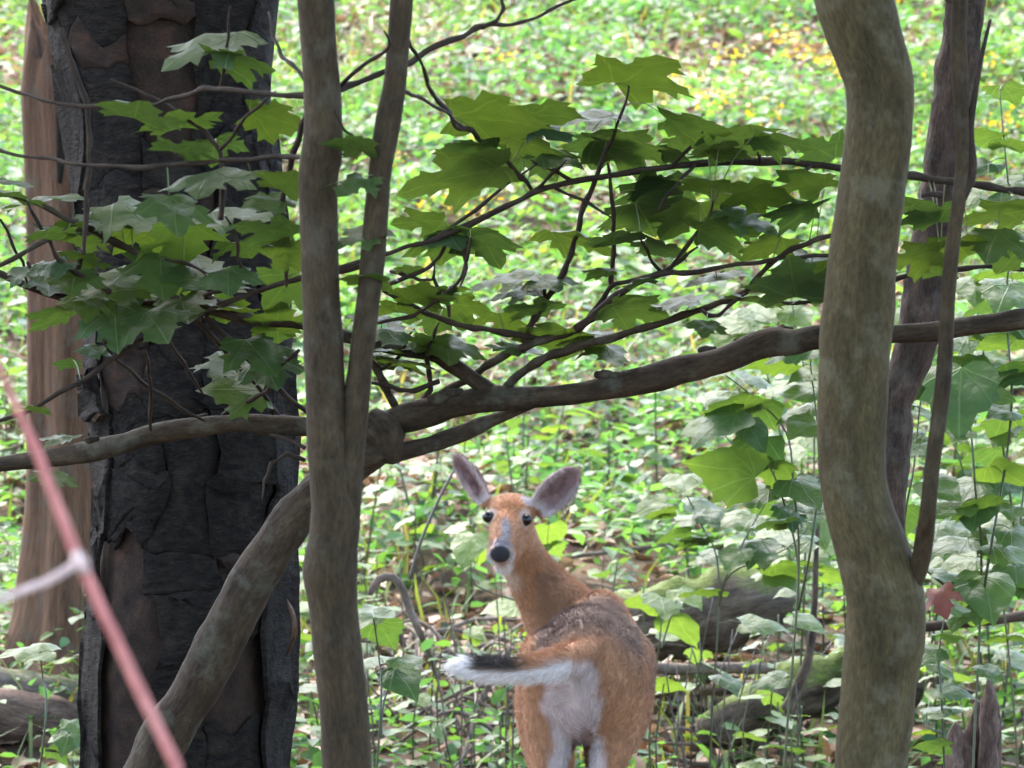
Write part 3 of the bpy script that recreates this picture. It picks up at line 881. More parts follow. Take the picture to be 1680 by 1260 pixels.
MT = [
 ('limb', [(820, 652), (795, 635), (765, 614), (740, 598), (715, 582), (680, 576), (640, 570), (600, 560), (560, 550), (490, 531), (440, 528), (410, 526), (380, 519), (330, 505), (290, 499), (250, 499), (180, 498), (120, 491), (60, 475), (0, 449), (-60, 420)], (10.45, 10.3), [14, 14, 13, 13, 12, 11, 10.5, 10, 10, 9, 8.5, 8, 7.5, 7, 6.5, 6.5, 6.5, 6.5, 6, 6, 5], LB, 10),
 ('branch', [(445, 528), (400, 517), (365, 500), (335, 483), (300, 458), (265, 440), (230, 420), (190, 398), (150, 375), (120, 365), (85, 345), (50, 330), (-20, 310)], (10.4, 10.1), (8.5, 4), LB, 9),
 ('branch', [(150, 376), (125, 374), (97, 380), (60, 402), (30, 420), (-30, 446)], (10.2, 10.0), (6.5, 5), LB, 8),
 ('twig', [(620, 432), (560, 444), (490, 457), (417, 480), (365, 498), (317, 517), (233, 557), (200, 580), (160, 607), (100, 642), (40, 677), (-40, 702)], (10.3, 10.2), (5, 4), TW, 7),
 ('branch', [(690, 668), (735, 640), (777, 617), (800, 598), (827, 583), (860, 570), (893, 557), (925, 548), (953, 537), (970, 517), (990, 490), (1007, 467), (1045, 459), (1087, 447), (1120, 425), (1145, 405)], (10.5, 10.2), (9, 3), LB, 8),
 ('branch', [(945, 540), (980, 515), (1010, 487), (1045, 463), (1080, 450), (1120, 448), (1165, 442), (1213, 433), (1260, 428), (1307, 423), (1360, 419), (1440, 410)], (10.3, 10.0), (7, 3), TW, 8),
 ('branch', [(820, 645), (845, 620), (880, 595), (910, 581), (940, 571), (1000, 556), (1060, 537), (1120, 517), (1165, 503), (1200, 492), (1225, 478), (1240, 458), (1265, 432), (1300, 408), (1340, 392), (1400, 375)], (10.45, 10.0), (8, 3.5), LB, 8),
 ('twig', [(1210, 488), (1240, 493), (1280, 497), (1320, 495), (1360, 489), (1400, 480), (1473, 457), (1513, 443), (1573, 442), (1640, 437), (1700, 444)], (10.2, 10.4), (4.5, 4), TW, 7),
 ('twig', [(1150, 508), (1165, 518), (1180, 517), (1200, 498), (1222, 482)], (10.2, 10.1), (3.5, 3), TW, 6),
 ('twig', [(860, 560), (867, 540), (880, 518), (893, 495), (910, 473), (925, 447), (937, 418), (950, 375), (960, 333), (975, 300), (987, 267), (998, 240), (1007, 223), (1020, 185), (1032, 141)], (10.4, 10.1), (7, 2.5), TW, 7),
 ('twig', [(1003, 466), (1005, 440), (1007, 418), (1006, 385), (1007, 350), (1002, 310), (997, 267)], (10.3, 10.1), (4.5, 3.5), TW, 7),
 ('twig', [(628, 476), (660, 493), (693, 511), (735, 527), (773, 538), (820, 545), (860, 550), (895, 555)], (10.3, 10.4), (4, 6), TW, 7),
 ('twig', [(620, 530), (673, 520), (700, 505), (720, 490), (745, 470), (760, 450), (767, 420), (772, 390)], (10.3, 10.1), (3, 3), TW, 7),
 ('twig', [(620, 474), (650, 462), (680, 450), (705, 438), (722, 420), (735, 395)], (10.3, 10.2), (4, 3), TW, 7),
 ('twig', [(640, 445), (665, 453), (690, 460), (710, 458), (713, 430)], (10.3, 10.2), (3, 2.5), TW, 6),
 ('twig', [(711, 455), (722, 480), (735, 500), (737, 520)], (10.3, 10.3), (3, 3.5), TW, 6),
 ('twig', [(700, 590), (704, 565), (713, 545), (720, 530)], (10.4, 10.3), (4, 2.5), TW, 6),
 ('twig', [(700, 590), (705, 620), (706, 640), (690, 665), (680, 680)], (10.45, 10.5), (4, 6), TW, 6),
 ('branch', [(660, 690), (645, 660), (630, 630), (618, 605), (600, 580)], (10.5, 10.4), (8, 6), LB, 8),
 ('twig', [(720, 625), (680, 641), (655, 640), (635, 632), (610, 628)], (10.45, 10.4), (5, 3.5), TW, 7),
 ('twig', [(615, 612), (635, 600), (655, 585), (665, 560), (680, 540)], (10.45, 10.35), (3.5, 2), TW, 6),
 ('twig', [(890, 505), (893, 480), (893, 460)], (10.35, 10.3), (4, 3), TW, 6),
 ('twig', [(317, 523), (360, 565), (400, 610), (435, 650), (463, 686)], (10.35, 10.6), (4, 4), TW, 6),
 ('twig', [(337, 520), (380, 560), (440, 620), (470, 650), (505, 676), (540, 695)], (10.35, 10.6), (4.5, 4.5), TW, 6),
 ('twig', [(267, 547), (290, 580), (310, 610), (332, 645)], (10.3, 10.5), (3, 2.5), TW, 6),
 ('twig', [(170, 557), (190, 590), (230, 625), (270, 650), (335, 690)], (10.2, 10.6), (3.5, 4), TW, 6),
 ('twig', [(237, 575), (243, 610), (248, 660), (247, 706)], (10.2, 10.6), (3.5, 3.5), TW, 6),
 ('twig', [(490, 575), (460, 600), (440, 640), (405, 660), (365, 680)], (10.3, 10.6), (3.5, 3.5), TW, 6),
 ('twig', [(180, 480), (150, 460), (120, 445), (95, 425), (80, 390), (60, 360), (45, 330)], (10.2, 10.0), (5, 3), TW, 6),
 ('twig', [(120, 490), (128, 470), (128, 440), (135, 410)], (10.3, 10.2), (5, 4), TW, 6),
 ('twig', [(45, 430), (60, 455), (100, 463), (128, 460)], (10.2, 10.2), (3, 3), TW, 6),
 ('twig', [(0, 360), (20, 400), (38, 430), (45, 465)], (10.2, 10.3), (3, 3), TW, 6),
 ('twig', [(500, 755), (470, 745), (445, 760), (433, 790), (430, 820)], (10.5, 10.4), (4.5, 1.5), TW, 6),
 ('twig', [(500, 735), (470, 720), (440, 712), (410, 708)], (10.5, 10.6), (4, 3), TW, 6),
 ('twig', [(335, 485), (370, 470), (395, 440), (390, 400), (370, 355)], (10.2, 10.0), (3.5, 2.5), TW, 6),
 ('twig', [(420, 478), (385, 470), (350, 455), (300, 430), (270, 425)], (10.3, 10.1), (3.5, 2.5), TW, 6),
 ('twig', [(650, 690), (690, 664), (720, 650)], (10.5, 10.45), (5, 4), TW, 6),
 ('twig', [(1087, 447), (1070, 430), (1062, 410), (1050, 390)], (10.25, 10.15), (3.5, 2.5), TW, 6),
 ('twig', [(1100, 440), (1130, 400), (1160, 360), (1170, 330)], (10.2, 10.05), (3.5, 2.5), TW, 6),
]
for nm, pts, d, r, mat, seg in MT:
    branch(mp, nm, pts, d, r, mat, seg, 0.14, mtw, seed=pts[0][0] * 0.1)

# maple leaves: centre, size (px), openness, side
ML = [(1052, 112, 165, .46, 'u'), (815, 195, 165, .42, 'u'), (900, 188, 120, .3, 'u'), (960, 190, 120, .2, 't'), (748, 288, 175, .42, 'u'), (1045, 238, 160, .40, 'u'), (1140, 198, 110, .4, 'u'), (770, 240, 110, .3, 'u'), (880, 260, 110, .4, 'u'),
 (860, 230, 120, .35, 'u'), (905, 215, 90, .2, 't'), (915, 255, 90, .3, 't'), (985, 245, 120, .35, 'u'), (692, 362, 95, .42, 'u'), (795, 398, 110, .42, 'u'), (730, 400, 110, .3, 'u'), (950, 390, 120, .22, 'u'), (1010, 385, 90, .35, 'u'), (1085, 318, 130, .4, 'u'), (1055, 352, 130, .42, 'u'),
 (1120, 355, 120, .42, 'u'), (1190, 372, 110, .5, 'u'), (1170, 305, 110, .35, 'u'), (1250, 320, 115, .4, 'u'), (1300, 340, 100, .4, 'u'), (1225, 360, 100, .4, 't'), (1320, 290, 110, .45, 'u'), (1215, 225, 120, .35, 'u'), (1280, 225, 100, .35, 'u'), (1180, 240, 90, .4, 'u'), (1300, 455, 130, .6, 'u'), (1340, 450, 110, .6, 'u'), (1255, 400, 100, .35, 'u'),
 (1045, 505, 105, .5, 'u'), (985, 440, 70, .2, 'u'), (830, 455, 110, .2, 't'), (900, 460, 80, .2, 't'), (690, 480, 90, .5, 'u'), (720, 520, 100, .35, 'u'), (650, 500, 90, .35, 'u'), (770, 500, 60, .7, 'u'), (870, 505, 90, .35, 'u'), (830, 525, 100, .3, 'u'), (925, 555, 130, .3, 'u'), (960, 545, 90, .2, 't'), (1000, 575, 90, .2, 't'), (730, 565, 110, .25, 't'), (640, 545, 90, .25, 't'), (660, 590, 110, .2, 'u'), (700, 555, 70, .3, 'u'),
 (600, 455, 90, .3, 'u'), (575, 235, 90, .35, 'u'), (580, 300, 80, .35, 't'), (590, 385, 90, .35, 't'), (620, 520, 80, .3, 't'), (1170, 450, 90, .25, 't'), (1110, 495, 90, .2, 't'), (1400, 470, 120, .4, 'u'),
 # over the dead trunk
 (335, 72, 150, .32, 't'), (395, 95, 110, .4, 'u'), (225, 178, 130, .3, 'u'), (290, 195, 120, .28, 'u'), (310, 240, 105, .35, 'u'), (350, 245, 90, .4, 'u'), (340, 292, 130, .2, 't'), (400, 288, 70, .2, 't'), (455, 195, 110, .5, 'u'), (470, 295, 90, .5, 'u'), (435, 330, 90, .35, 't'),
 (225, 348, 130, .35, 't'), (285, 345, 110, .45, 't'), (180, 358, 90, .25, 't'), (300, 390, 130, .38, 'u'), (240, 385, 110, .3, 'u'), (70, 322, 115, .16, 't'), (20, 318, 90, .2, 'u'), (440, 375, 110, .42, 'u'), (390, 350, 120, .25, 't'),
 (185, 458, 120, .55, 't'), (265, 440, 130, .5, 't'), (335, 440, 140, .5, 't'), (375, 455, 90, .35, 't'), (215, 480, 120, .5, 't'), (190, 530, 110, .7, 't'), (255, 530, 110, .5, 't'), (300, 500, 100, .35, 't'), (350, 495, 80, .35, 'u'), (375, 590, 110, .45, 't'), (425, 580, 110, .5, 't'), (385, 638, 110, .6, 't'), (440, 605, 100, .4, 't'),
 (465, 470, 100, .7, 'u'), (455, 520, 90, .6, 'u'), (480, 410, 90, .6, 'u'), (110, 595, 45, .3, 'u'), (95, 716, 62, .25, 't'), (80, 470, 70, .25, 't'), (30, 300, 60, .2, 't'), (85, 785, 70, .3, 't'), (60, 668, 50, .3, 'u'), (150, 575, 60, .3, 't')]
rl = random.Random(3)
allst = mtw + sl_pts
rb_sl = rl
for (x, y, w, q, s) in ML:
    root = mp
    place_leaf(root, maple_meshes, x, y, w * 1.1, q, s, allst[::2], rl)
for k in range(34):
    q = rl.choice([p for p in mtw[::5] if -50 < project(p)[0] < 1400 and 150 < project(p)[1] < 600])
    x, y = project(q)
    if 480 < y < 620 and 560 < x < 1000 and rl.random() < .5:
        continue
    place_leaf(mp, maple_meshes, x + rl.uniform(-45, 45), y + rl.uniform(-25, 30), rl.uniform(60, 105), rl.uniform(.15, .45), rl.choice('uut'), mtw[::2], rl)

# --- young maple outside the frame on the right; its long arching branch reaches across
w1 = W(2020, 360, 10.2)
b = Vector((w1.x, 10.2, gz(w1.x, 10.2)))
ym = thing('young_maple', 'young maple whose long thin arching branch reaches across between the trunks', 'tree', b)
me, _ = tube('trunk', [Vector((0, 0, -.1)), Vector((0.02, 0, 1)), w1 - b, w1 - b + Vector((0.05, 0, 2)), w1 - b + Vector((0, 0, 4.5))], [0.05, 0.045, 0.04, 0.03, 0.015], 12, 0.08, step=0.05)
link('trunk', me, M['slender_bark'], ym)
yst = []
branch(ym, 'branch', [(2020, 362), (1850, 340), (1680, 314), (1620, 305), (1560, 297), (1500, 288), (1440, 282), (1380, 276), (1330, 270), (1250, 265), (1150, 268), (1050, 280), (950, 296), (880, 313), (830, 338), (770, 368), (700, 398), (640, 415), (580, 432), (520, 448), (470, 460)],
       (10.2, 10.15), [9, 8, 6.5, 6.3, 6, 6, 5.8, 5.8, 5.6, 5.8, 5.5, 5.2, 5.2, 5.2, 5, 5, 4.6, 4.2, 3.8, 3.2, 2.5], TW, 9, 0.12, yst)
for pts in ([(880, 312), (905, 285), (930, 262)], [(940, 298), (900, 275), (870, 262)], [(710, 395), (780, 345), (840, 295), (880, 270)], [(1247, 266), (1245, 255), (1243, 250)], [(905, 305), (960, 330), (1005, 358)], [(1100, 275), (1140, 235), (1165, 200)], [(1140, 270), (1120, 290), (1095, 320), (1080, 345)], [(768, 370), (762, 420), (765, 440), (755, 470)], [(1330, 272), (1300, 300), (1270, 330)]):
    branch(ym, 'twig', pts, (10.17, 10.1), (3.6, 2), TW, 6, 0.12, yst)
for (x, y, w, q, s) in [(1560, 400, 120, .5, 'u'), (1520, 350, 110, .45, 'u'), (1500, 420, 110, .5, 'u'), (1640, 350, 130, .35, 'u'), (1630, 395, 120, .4, 't'), (1345, 245, 100, .6, 'u'), (1500, 330, 90, .4, 'u'), (1660, 420, 100, .4, 'u'), (1540, 440, 80, .4, 'u'), (1120, 230, 110, .35, 'u'), (1075, 300, 110, .35, 'u')]:
    place_leaf(ym, maple_meshes, x, y, w, q, s, yst, rl)
add_crown(ym, w1 + Vector((0, 0, 4.3)), (w1.x, 10.2, 8.0), (2.2, 2.0, 1.6), 4500)

# --- unseen trees added outside the frame so their crowns shade the foreground
SHADE_TREES = [(-4.0, 8.0, 8.8, 'tall straight added shade tree beyond the dead trunk'), (4.6, 6.0, 8.6, 'tall added shade tree standing well right of the curved tree'), (-3.7, 13.2, 9.0, 'tall added shade tree behind and left of the dead trunk'), (4.3, 14.0, 9.2, 'tall added shade tree right of the rough trunk'),
        (-2.6, 2.0, 8.4, 'tall added shade tree left of the red cane'), (2.8, 1.0, 8.6, 'tall added shade tree at the near right edge of the clearing'), (-5.0, 19.5, 9.3, 'tall added shade tree on the slope left of the snag'), (-7.0, 15.5, 9.6, 'tall added shade tree far left below the hillside'), (7.6, 12.0, 9.2, 'tall added shade tree far right below the hillside')]
for x, y, h, lab in SHADE_TREES:
    if h is None:
        continue
    b = Vector((x, y, gz(x, y)))
    t = thing('shade_tree', lab, 'tree', b, 'added shade trees outside the frame')
    me, _ = tube('trunk', [Vector((0, 0, -.15)), Vector((.05, 0, 2)), Vector((-.05, .05, 4.5)), Vector((0, 0, 7.2))], [0.17, 0.14, 0.12, 0.07], 16, 0.08, 5, step=0.12, seed=x)
    link('trunk', me, M['rough_bark'], t)
    add_crown(t, b + Vector((0, 0, 7.0)), (x * (0.55 if y == 19.5 else 0.82), y + (0.4 if y == 19.5 else 0), h + gz(x, y) * .5), (3.1, 2.6 if y == 19.5 else 3.0, 1.8), 7200, 0.17)  # slope tree added with its crown pulled inward to shade the deer

# ================================================================== DEER
def build_deer():
    V, Fc = [], []
    def add(vs, fs):
        k = len(V)
        V.extend([Vector(v) for v in vs]); Fc.extend([tuple(i + k for i in f) for f in fs])
    def ell(c, r, rot=None):
        bm = bmesh.new()
        bmesh.ops.create_icosphere(bm, subdivisions=3, radius=1)
        m = Matrix.Diagonal(Vector(r))
        if rot is not None:
            m = rot @ m
        vs = [Vector(c) + m @ v.co for v in bm.verts]
        bm.verts.index_update()
        fs = [tuple(v.index for v in f.verts) for f in bm.faces]
        bm.free()
        add(vs, fs)
    def chain(pts, rad, seg=16):
        """tapered limb; rad entries may be (rx, ry) pairs"""
        rx = [r[0] if isinstance(r, tuple) else r for r in rad]
        me, _ = tube('t', pts, rx, seg, 0, step=0.02)
        add([v.co for v in me.vertices], [tuple(p.vertices) for p in me.polygons])
        bpy.data.meshes.remove(me)
        ell(pts[0], (rx[0],) * 3); ell(pts[-1], (rx[-1],) * 3)
    hoof_z = gz(0.2, 14.9)
    # trunk of the body
    ell(W(966, 1117, 14.98), (0.172, 0.20, 0.185))
    ell(W(966, 1085, 15.10), (0.150, 0.24, 0.165))
    ell(W(972, 1105, 15.35), (0.175, 0.40, 0.20))
    ell(W(968, 1095, 15.60), (0.150, 0.26, 0.215))
    ell(W(985, 1025, 15.60), (0.085, 0.20, 0.10))
    ell(W(940, 1060, 15.72), (0.12, 0.16, 0.17))
    # hips: points of the pelvis
    ell(W(905, 1085, 15.05), (0.075, 0.12, 0.10)); ell(W(1025, 1085, 15.05), (0.075, 0.12, 0.10))
    # hind legs: thigh, stifle forward, hock back, cannon, hoof
    for sx, xs in ((-1, (912, 902, 898, 900, 903, 905)), (1, (1012, 1012, 994, 992, 990, 988))):
        ztop = W(0, 1120, 15).z
        hip = Vector((W(xs[0], 1100, 15.0).x, 14.99, 0.76))
        mid = Vector((W(xs[1], 1100, 15.0).x, 15.03, 0.62))
        knee = Vector((W(xs[2], 1100, 15.0).x, 15.10, 0.49))
        hock = Vector((W(xs[3], 1100, 15.0).x, 14.86, 0.36))
        fet = Vector((W(xs[4], 1100, 15.0).x, 14.93, hoof_z + 0.07))
        toe = Vector((W(xs[5], 1100, 15.0).x, 14.97, hoof_z + 0.022))
        chain([hip, mid, knee], [0.112, 0.098, 0.060])
        chain([hip + Vector((0, -0.07, -0.02)), Vector((mid.x, 14.93, 0.60)), Vector((hock.x, 14.88, 0.45)), hock], [0.092, 0.075, 0.040, 0.024])
        chain([knee, (knee + hock) / 2, hock], [0.058, 0.042, 0.026])
        chain([hock, (hock + fet) / 2, fet], [0.027, 0.019, 0.021])
        chain([fet, toe], [0.021, 0.022])
    for xs in (928, 998):
        x = W(xs, 1100, 15.7).x
        g = gz(x, 15.7)
        chain([Vector((x, 15.66, 0.80)), Vector((x, 15.62, 0.60)), Vector((x, 15.70, g + 0.30)), Vector((x, 15.70, g + 0.08)), Vector((x, 15.66, g + 0.022))], [0.085, 0.055, 0.027, 0.02, 0.022])
    # neck
    chain([W(955, 1060, 15.66), W(922, 1012, 15.66), W(893, 972, 15.63), W(868, 935, 15.58), W(853, 900, 15.53), W(845, 868, 15.50)],
          [0.145, 0.118, 0.088, 0.071, 0.064, 0.058])
    # head
    ell(W(839, 842, 15.48), (0.069, 0.085, 0.058))
    ell(W(836, 843, 15.43), (0.066, 0.06, 0.050))
    ell(W(839, 826, 15.46), (0.064, 0.05, 0.030))
    ell(W(852, 880, 15.46), (0.046, 0.08, 0.055))
    chain([W(834, 852, 15.42), W(829, 872, 15.35), W(825, 890, 15.29), W(822, 906, 15.24)], [0.057, 0.047, 0.038, 0.034])
    chain([W(842, 888, 15.42), W(831, 910, 15.33), W(824, 928, 15.26)], [0.046, 0.035, 0.022])
    ell(W(821, 908, 15.222), (0.037, 0.024, 0.031))
    eyes = [W(801, 848, 15.375), W(863, 853, 15.385)]
    for e, s in zip(eyes, (-1, 1)):
        ell(e + Vector((-s * 0.004, 0.014, 0)), (0.021, 0.024, 0.021))
    # ears: cupped shells
    earinfo = []
    def ear(Bp, Tp, Nn, wmax, seg=12):
        ax = (Tp - Bp); L = ax.length; ax.normalize()
        Nn = (Nn - ax * Nn.dot(ax)).normalized()
        sd = ax.cross(Nn).normalized()
        prof = [(0.0, .55), (.12, .74), (.3, .95), (.48, 1.0), (.65, .97), (.8, .80), (.92, .48), (1.0, .12)]
        rings, ka = [], 9
        for t, w in prof:
            c = Bp + ax * (L * t) - Nn * (0.012 * math.sin(math.pi * t))
            ww = w * wmax
            half = R(88 - 40 * t)
            ring = []
            for lay in (0, 1):
                rr = ww / math.sin(half) if half < math.pi / 2 else ww
                for q in range(ka):
                    f = -half + 2 * half * (q if lay == 0 else ka - 1 - q) / (ka - 1)
                    r2 = rr - (0.010 if lay else 0.0)
                    if r2 < 0.002:
                        r2 = 0.002
                    ring.append(c + sd * (math.sin(f) * r2) + Nn * (rr * math.cos(half) * 0.0 + rr - math.cos(f) * r2))
            rings.append(ring)
        vs = [p for r_ in rings for p in r_]
        m = ka * 2
        fs = []
        for i in range(len(rings) - 1):
            for j in range(m):
                k = (j + 1) % m
                fs.append((i * m + j, i * m + k, (i + 1) * m + k, (i + 1) * m + j))
        fs.append(tuple(range(m))[::-1]); fs.append(tuple((len(rings) - 1) * m + j for j in range(m)))
        add(vs, fs)
        earinfo.append((Bp.copy(), ax.copy(), Nn.copy(), sd.copy(), L, wmax))
    ear(W(806, 826, 15.49), W(745, 740, 15.50), Vector((-0.72, -0.68, -0.15)), 0.043)
    ear(W(876, 840, 15.48), W(949, 765, 15.44), Vector((0.25, -0.95, 0.05)), 0.052)
    # tail held out to the side
    tail = [W(966, 1072, 14.86), W(940, 1082, 14.78), W(900, 1092, 14.72), W(850, 1099, 14.68), (W(800, 1098, 14.66)), W(765, 1094, 14.66), W(748, 1093, 14.66)]
    chain(tail, [0.052, 0.046, 0.036, 0.032, 0.031, 0.026, 0.016])
    me = mesh_from('raw', V, Fc)
    tmp = bpy.data.objects.new('tmp', me)
    C.objects.link(tmp)
    md = tmp.modifiers.new('r', 'REMESH'); md.mode = 'VOXEL'; md.voxel_size = 0.0065; md.use_smooth_shade = True
    sm = tmp.modifiers.new('s', 'SMOOTH'); sm.factor = 0.5; sm.iterations = 7
    dg = bpy.context.evaluated_depsgraph_get()
    ev = tmp.evaluated_get(dg)
    body = bpy.data.meshes.new_from_object(ev)
    bpy.data.objects.remove(tmp)
    root = Vector((W(966, 1100, 15.0).x, 15.1, gz(0.22, 15.1)))
    nV = len(body.vertices)
    co = np.empty(nV * 3, dtype=np.float32); body.vertices.foreach_get('co', co); co = co.reshape(-1, 3).astype(float)
    nor = np.empty(nV * 3, dtype=np.float32); body.vertices.foreach_get('normal', nor); nor = nor.reshape(-1, 3).astype(float)
    X, Y, Z = co.T
    # ---- coat pigment
    def sm_(a, lo, hi):
        t = np.clip((a - lo) / (hi - lo), 0, 1); return t * t * (3 - 2 * t)
    def near(p, r0, r1, sc=(1, 1, 1)):
        d = np.sqrt((((co - np.array(p)) * np.array(sc)) ** 2).sum(1))
        return 1 - sm_(d, r0, r1)
    col = np.tile(np.array([0.37, 0.190, 0.100]), (nV, 1))
    def paint(mask, c):
        nonlocal col
        m = np.clip(mask, 0, 1)[:, None]
        col = col * (1 - m) + np.array(c) * m
    wob = 0.012 * np.sin(X * 60) * np.sin(Z * 55 + Y * 40)
    xc = W(966, 1100, 15).x
    # greyish brown saddle over back and croup
    back = sm_(Z + wob, 0.66, 0.78) * sm_(Y, 14.80, 14.92) * (1 - sm_(Y, 15.45, 15.62)) * (1 - sm_(np.abs(X - xc), 0.135, 0.175)) * (Z < 1.0)
    paint(back * 0.9, (0.10, 0.066, 0.056))
    paint(near((xc + 0.11, 15.0, 0.76), 0.05, 0.13) * 0.6, (0.19, 0.14, 0.125))
    # pale belly
    paint(sm_(-nor[:, 2], 0.3, 0.8) * (Z < 0.75) * (Z > 0.4) * (Y > 15.05) * (Y < 15.9), (0.55, 0.47, 0.40))
    # white rump and inner thighs
    half = 0.062 + 0.012 * np.sin(Z * 30)
    rump = (1 - sm_(np.abs(X - xc + 0.035 + 0.02 * sm_(Z, .5, .75)) + wob, half, half + 0.028)) * (1 - sm_(Y, 14.92, 15.06)) * (1 - sm_(Z, 0.775, 0.81))
    paint(rump * 0.9, (0.56, 0.47, 0.46))
    inner = np.maximum(sm_(nor[:, 0], 0.25, 0.7) * (X < xc), sm_(-nor[:, 0], 0.25, 0.7) * (X > xc)) * (Z < 0.66) * (Z > 0.2) * (Y < 15.08) * (np.abs(X - xc) < 0.13)
    paint(inner * 0.8, (0.56, 0.49, 0.46))
    paint(near((xc - 0.01, 14.9, 0.60), 0.01, 0.085, (1.7, .5, .7)) * 0.45, (0.23, 0.13, 0.10))
    # tail
    tp = np.array([tuple(p) for p in tail])
    d2 = ((co[:, None] - tp[None]) ** 2).sum(2).min(1)
    istail = (np.sqrt(d2) < 0.075) & (X < W(948, 1100, 14.8).x) & (Y < 14.86)
    istail = istail & (Z < W(0, 1055, 14.75).z) & (Z > W(0, 1128, 14.75).z)
    u = (W(960, 0, 14.7).x - X) / (W(960, 0, 14.7).x - W(748, 0, 14.7).x)
    zc = np.interp(X, tp[::-1, 0], tp[::-1, 2])
    paint(istail * (1 - sm_(Z - zc, -0.010, 0.006)) * sm_(u, 0.02, .2), (0.74, 0.70, 0.68))
    paint(istail * sm_(Z - zc, -0.008, 0.008) * sm_(u, 0.35, 0.58), (0.045, 0.037, 0.032))
    paint(istail * sm_(u, 0.83, 0.92), (0.78, 0.75, 0.73))
    # head markings
    head = (Z > 1.04) & (X < W(885, 0, 15.4).x)
    nose = W(821, 907, 15.2)
    paint(near(W(823, 938, 15.26), 0.02, 0.055) * (Y < 15.5), (0.62, 0.56, 0.50))
    paint(near(W(828, 955, 15.52), 0.02, 0.07, (1, .7, 1)) * sm_(-nor[:, 0] - nor[:, 1], 0.2, 0.9), (0.48, 0.36, 0.27))
    fr = (Y < 15.50) & (nor[:, 1] < 0.1)
    paint(fr * near(W(836, 828, 15.42), 0.03, 0.06, (1, .0, 1)) * .6, (0.42, 0.175, 0.07))
    paint(fr * near(W(829, 868, 15.33), 0.012, 0.024, (1.35, .0, .52)) * .95, (0.225, 0.205, 0.215))
    paint(near(W(821, 906, 15.22), 0.036, 0.048, (1, .8, 1)) * .55, (0.46, 0.38, 0.33))
    paint(near(W(807, 915, 15.23), 0.010, 0.020, (1, .6, .7)), (0.60, 0.55, 0.53))
    paint(near(W(838, 917, 15.23), 0.010, 0.020, (1, .6, .7)), (0.60, 0.55, 0.53))
    paint(near(W(822, 892, 15.22), 0.016, 0.030, (1, .5, 1.2)), (0.24, 0.215, 0.235))
    paint(near(W(821, 910, 15.19), 0.027, 0.034, (0.95, .5, 1.15)), (0.022, 0.021, 0.024))
    for e in eyes:
        paint(near(e + Vector((0, 0, .002)), 0.020, 0.040) * 0.6, (0.50, 0.42, 0.37))
        paint(near(e, 0.017, 0.021), (0.03, 0.022, 0.018))
    paint(near(W(836, 826, 15.4), 0.02, 0.05) * 0.4, (0.36, 0.135, 0.05))
    # ears
    for (B_, ax, Nn, sd, L, wm) in earinfo:
        rel = co - np.array(B_)
        t = rel @ np.array(ax) / L
        s = rel @ np.array(sd); q = rel @ np.array(Nn)
        on = (t > 0.08) & (t < 1.15) & (np.abs(s) < wm * 1.25) & (q > -0.06) & (q < 0.09)
        ins = sm_((nor @ np.array(Nn)), -0.1, 0.3)
        paint(on * 0.9, (0.19, 0.125, 0.105))
        paint(on * ins * 0.9, (0.30, 0.185, 0.175))
        paint(on * ins * (np.abs(s) > wm * 0.55) * 0.55, (0.50, 0.43, 0.41))
        paint(on * ins * (np.abs(s + wm * .1 + .01 * np.sin(t * 9)) < 0.005) * (t > .2) * (t < .75) * 0.7, (0.09, 0.05, 0.045))
        paint(on * (1 - sm_(t, 0.1, 0.3)) * ins * 0.8, (0.60, 0.53, 0.51))
        paint(on * ins * near(B_ + ax * L * .45 - sd * wm * .25, 0.006, 0.018, (1, .3, 1)) * 0.6, (0.10, 0.055, 0.05))
    # dark line of the spine, paler neck front
    paint(sm_(nor[:, 2], .5, .9) * (np.abs(X - xc - 0.02) < 0.02) * (Y > 15.0) * 0.3, (0.11, 0.06, 0.05))
    mott = 0.86 + 0.28 * np.array([mnoise.noise(Vector((x * 22, y * 22, z * 22))) * .5 + .5 for x, y, z in co])
    col *= mott[:, None]
    hoofs = Z < hoof_z + 0.03
    col[(Z < gz(0.2, 15) + 0.04)] = (0.03, 0.026, 0.022)
    ca = body.color_attributes.new('coat', 'FLOAT_COLOR', 'POINT')
    ca.data.foreach_set('color', np.concatenate([col, np.ones((nV, 1))], 1).astype(np.float32).ravel())
    body.transform(Matrix.Translation(-root))
    # ---- materials
    m, nt = new_mat('coat'); n = N(nt)
    a = n.node('ShaderNodeAttribute', attribute_name='coat')
    p = n.principled(a.outputs['Color'], 0.75, None, 0.25)
    n.out(p.outputs[0])
    m2, nt = new_mat('fur'); n = N(nt)
    a = n.node('ShaderNodeAttribute', attribute_name='hair_colour')
    p = n.principled(a.outputs['Color'], 0.6, None, 0.25)
    n.out(p.outputs[0])
    m3, nt = new_mat('eye'); n = N(nt)
    n.out(n.principled((0.006, 0.005, 0.005), 0.22, None, 0.4).outputs[0])
    dr = thing('deer', 'reddish brown white tailed doe seen from behind, looking back over her shoulder', 'deer', root)
    body.name = 'body'
    body.materials.clear(); body.materials.append(m)
    body.polygons.foreach_set('use_smooth', [True] * len(body.polygons))
    link('body', body, None, dr)
    for e, s in zip(eyes, (-1, 1)):
        bm = bmesh.new(); bmesh.ops.create_uvsphere(bm, u_segments=20, v_segments=14, radius=0.0175)
        ee = bpy.data.meshes.new('eye'); bm.to_mesh(ee); bm.free()
        ee.polygons.foreach_set('use_smooth', [True] * len(ee.polygons))
        link('eye', ee, m3, dr, e + Vector((0, -0.001, 0)) - root)
    # ---- short fur
    body.calc_loop_triangles()
    T = np.empty(len(body.loop_triangles) * 3, dtype=np.int32); body.loop_triangles.foreach_get('vertices', T); T = T.reshape(-1, 3)
    A, B_, C_ = co[T[:, 0]], co[T[:, 1]], co[T[:, 2]]
    ar = np.linalg.norm(np.cross(B_ - A, C_ - A), axis=1)
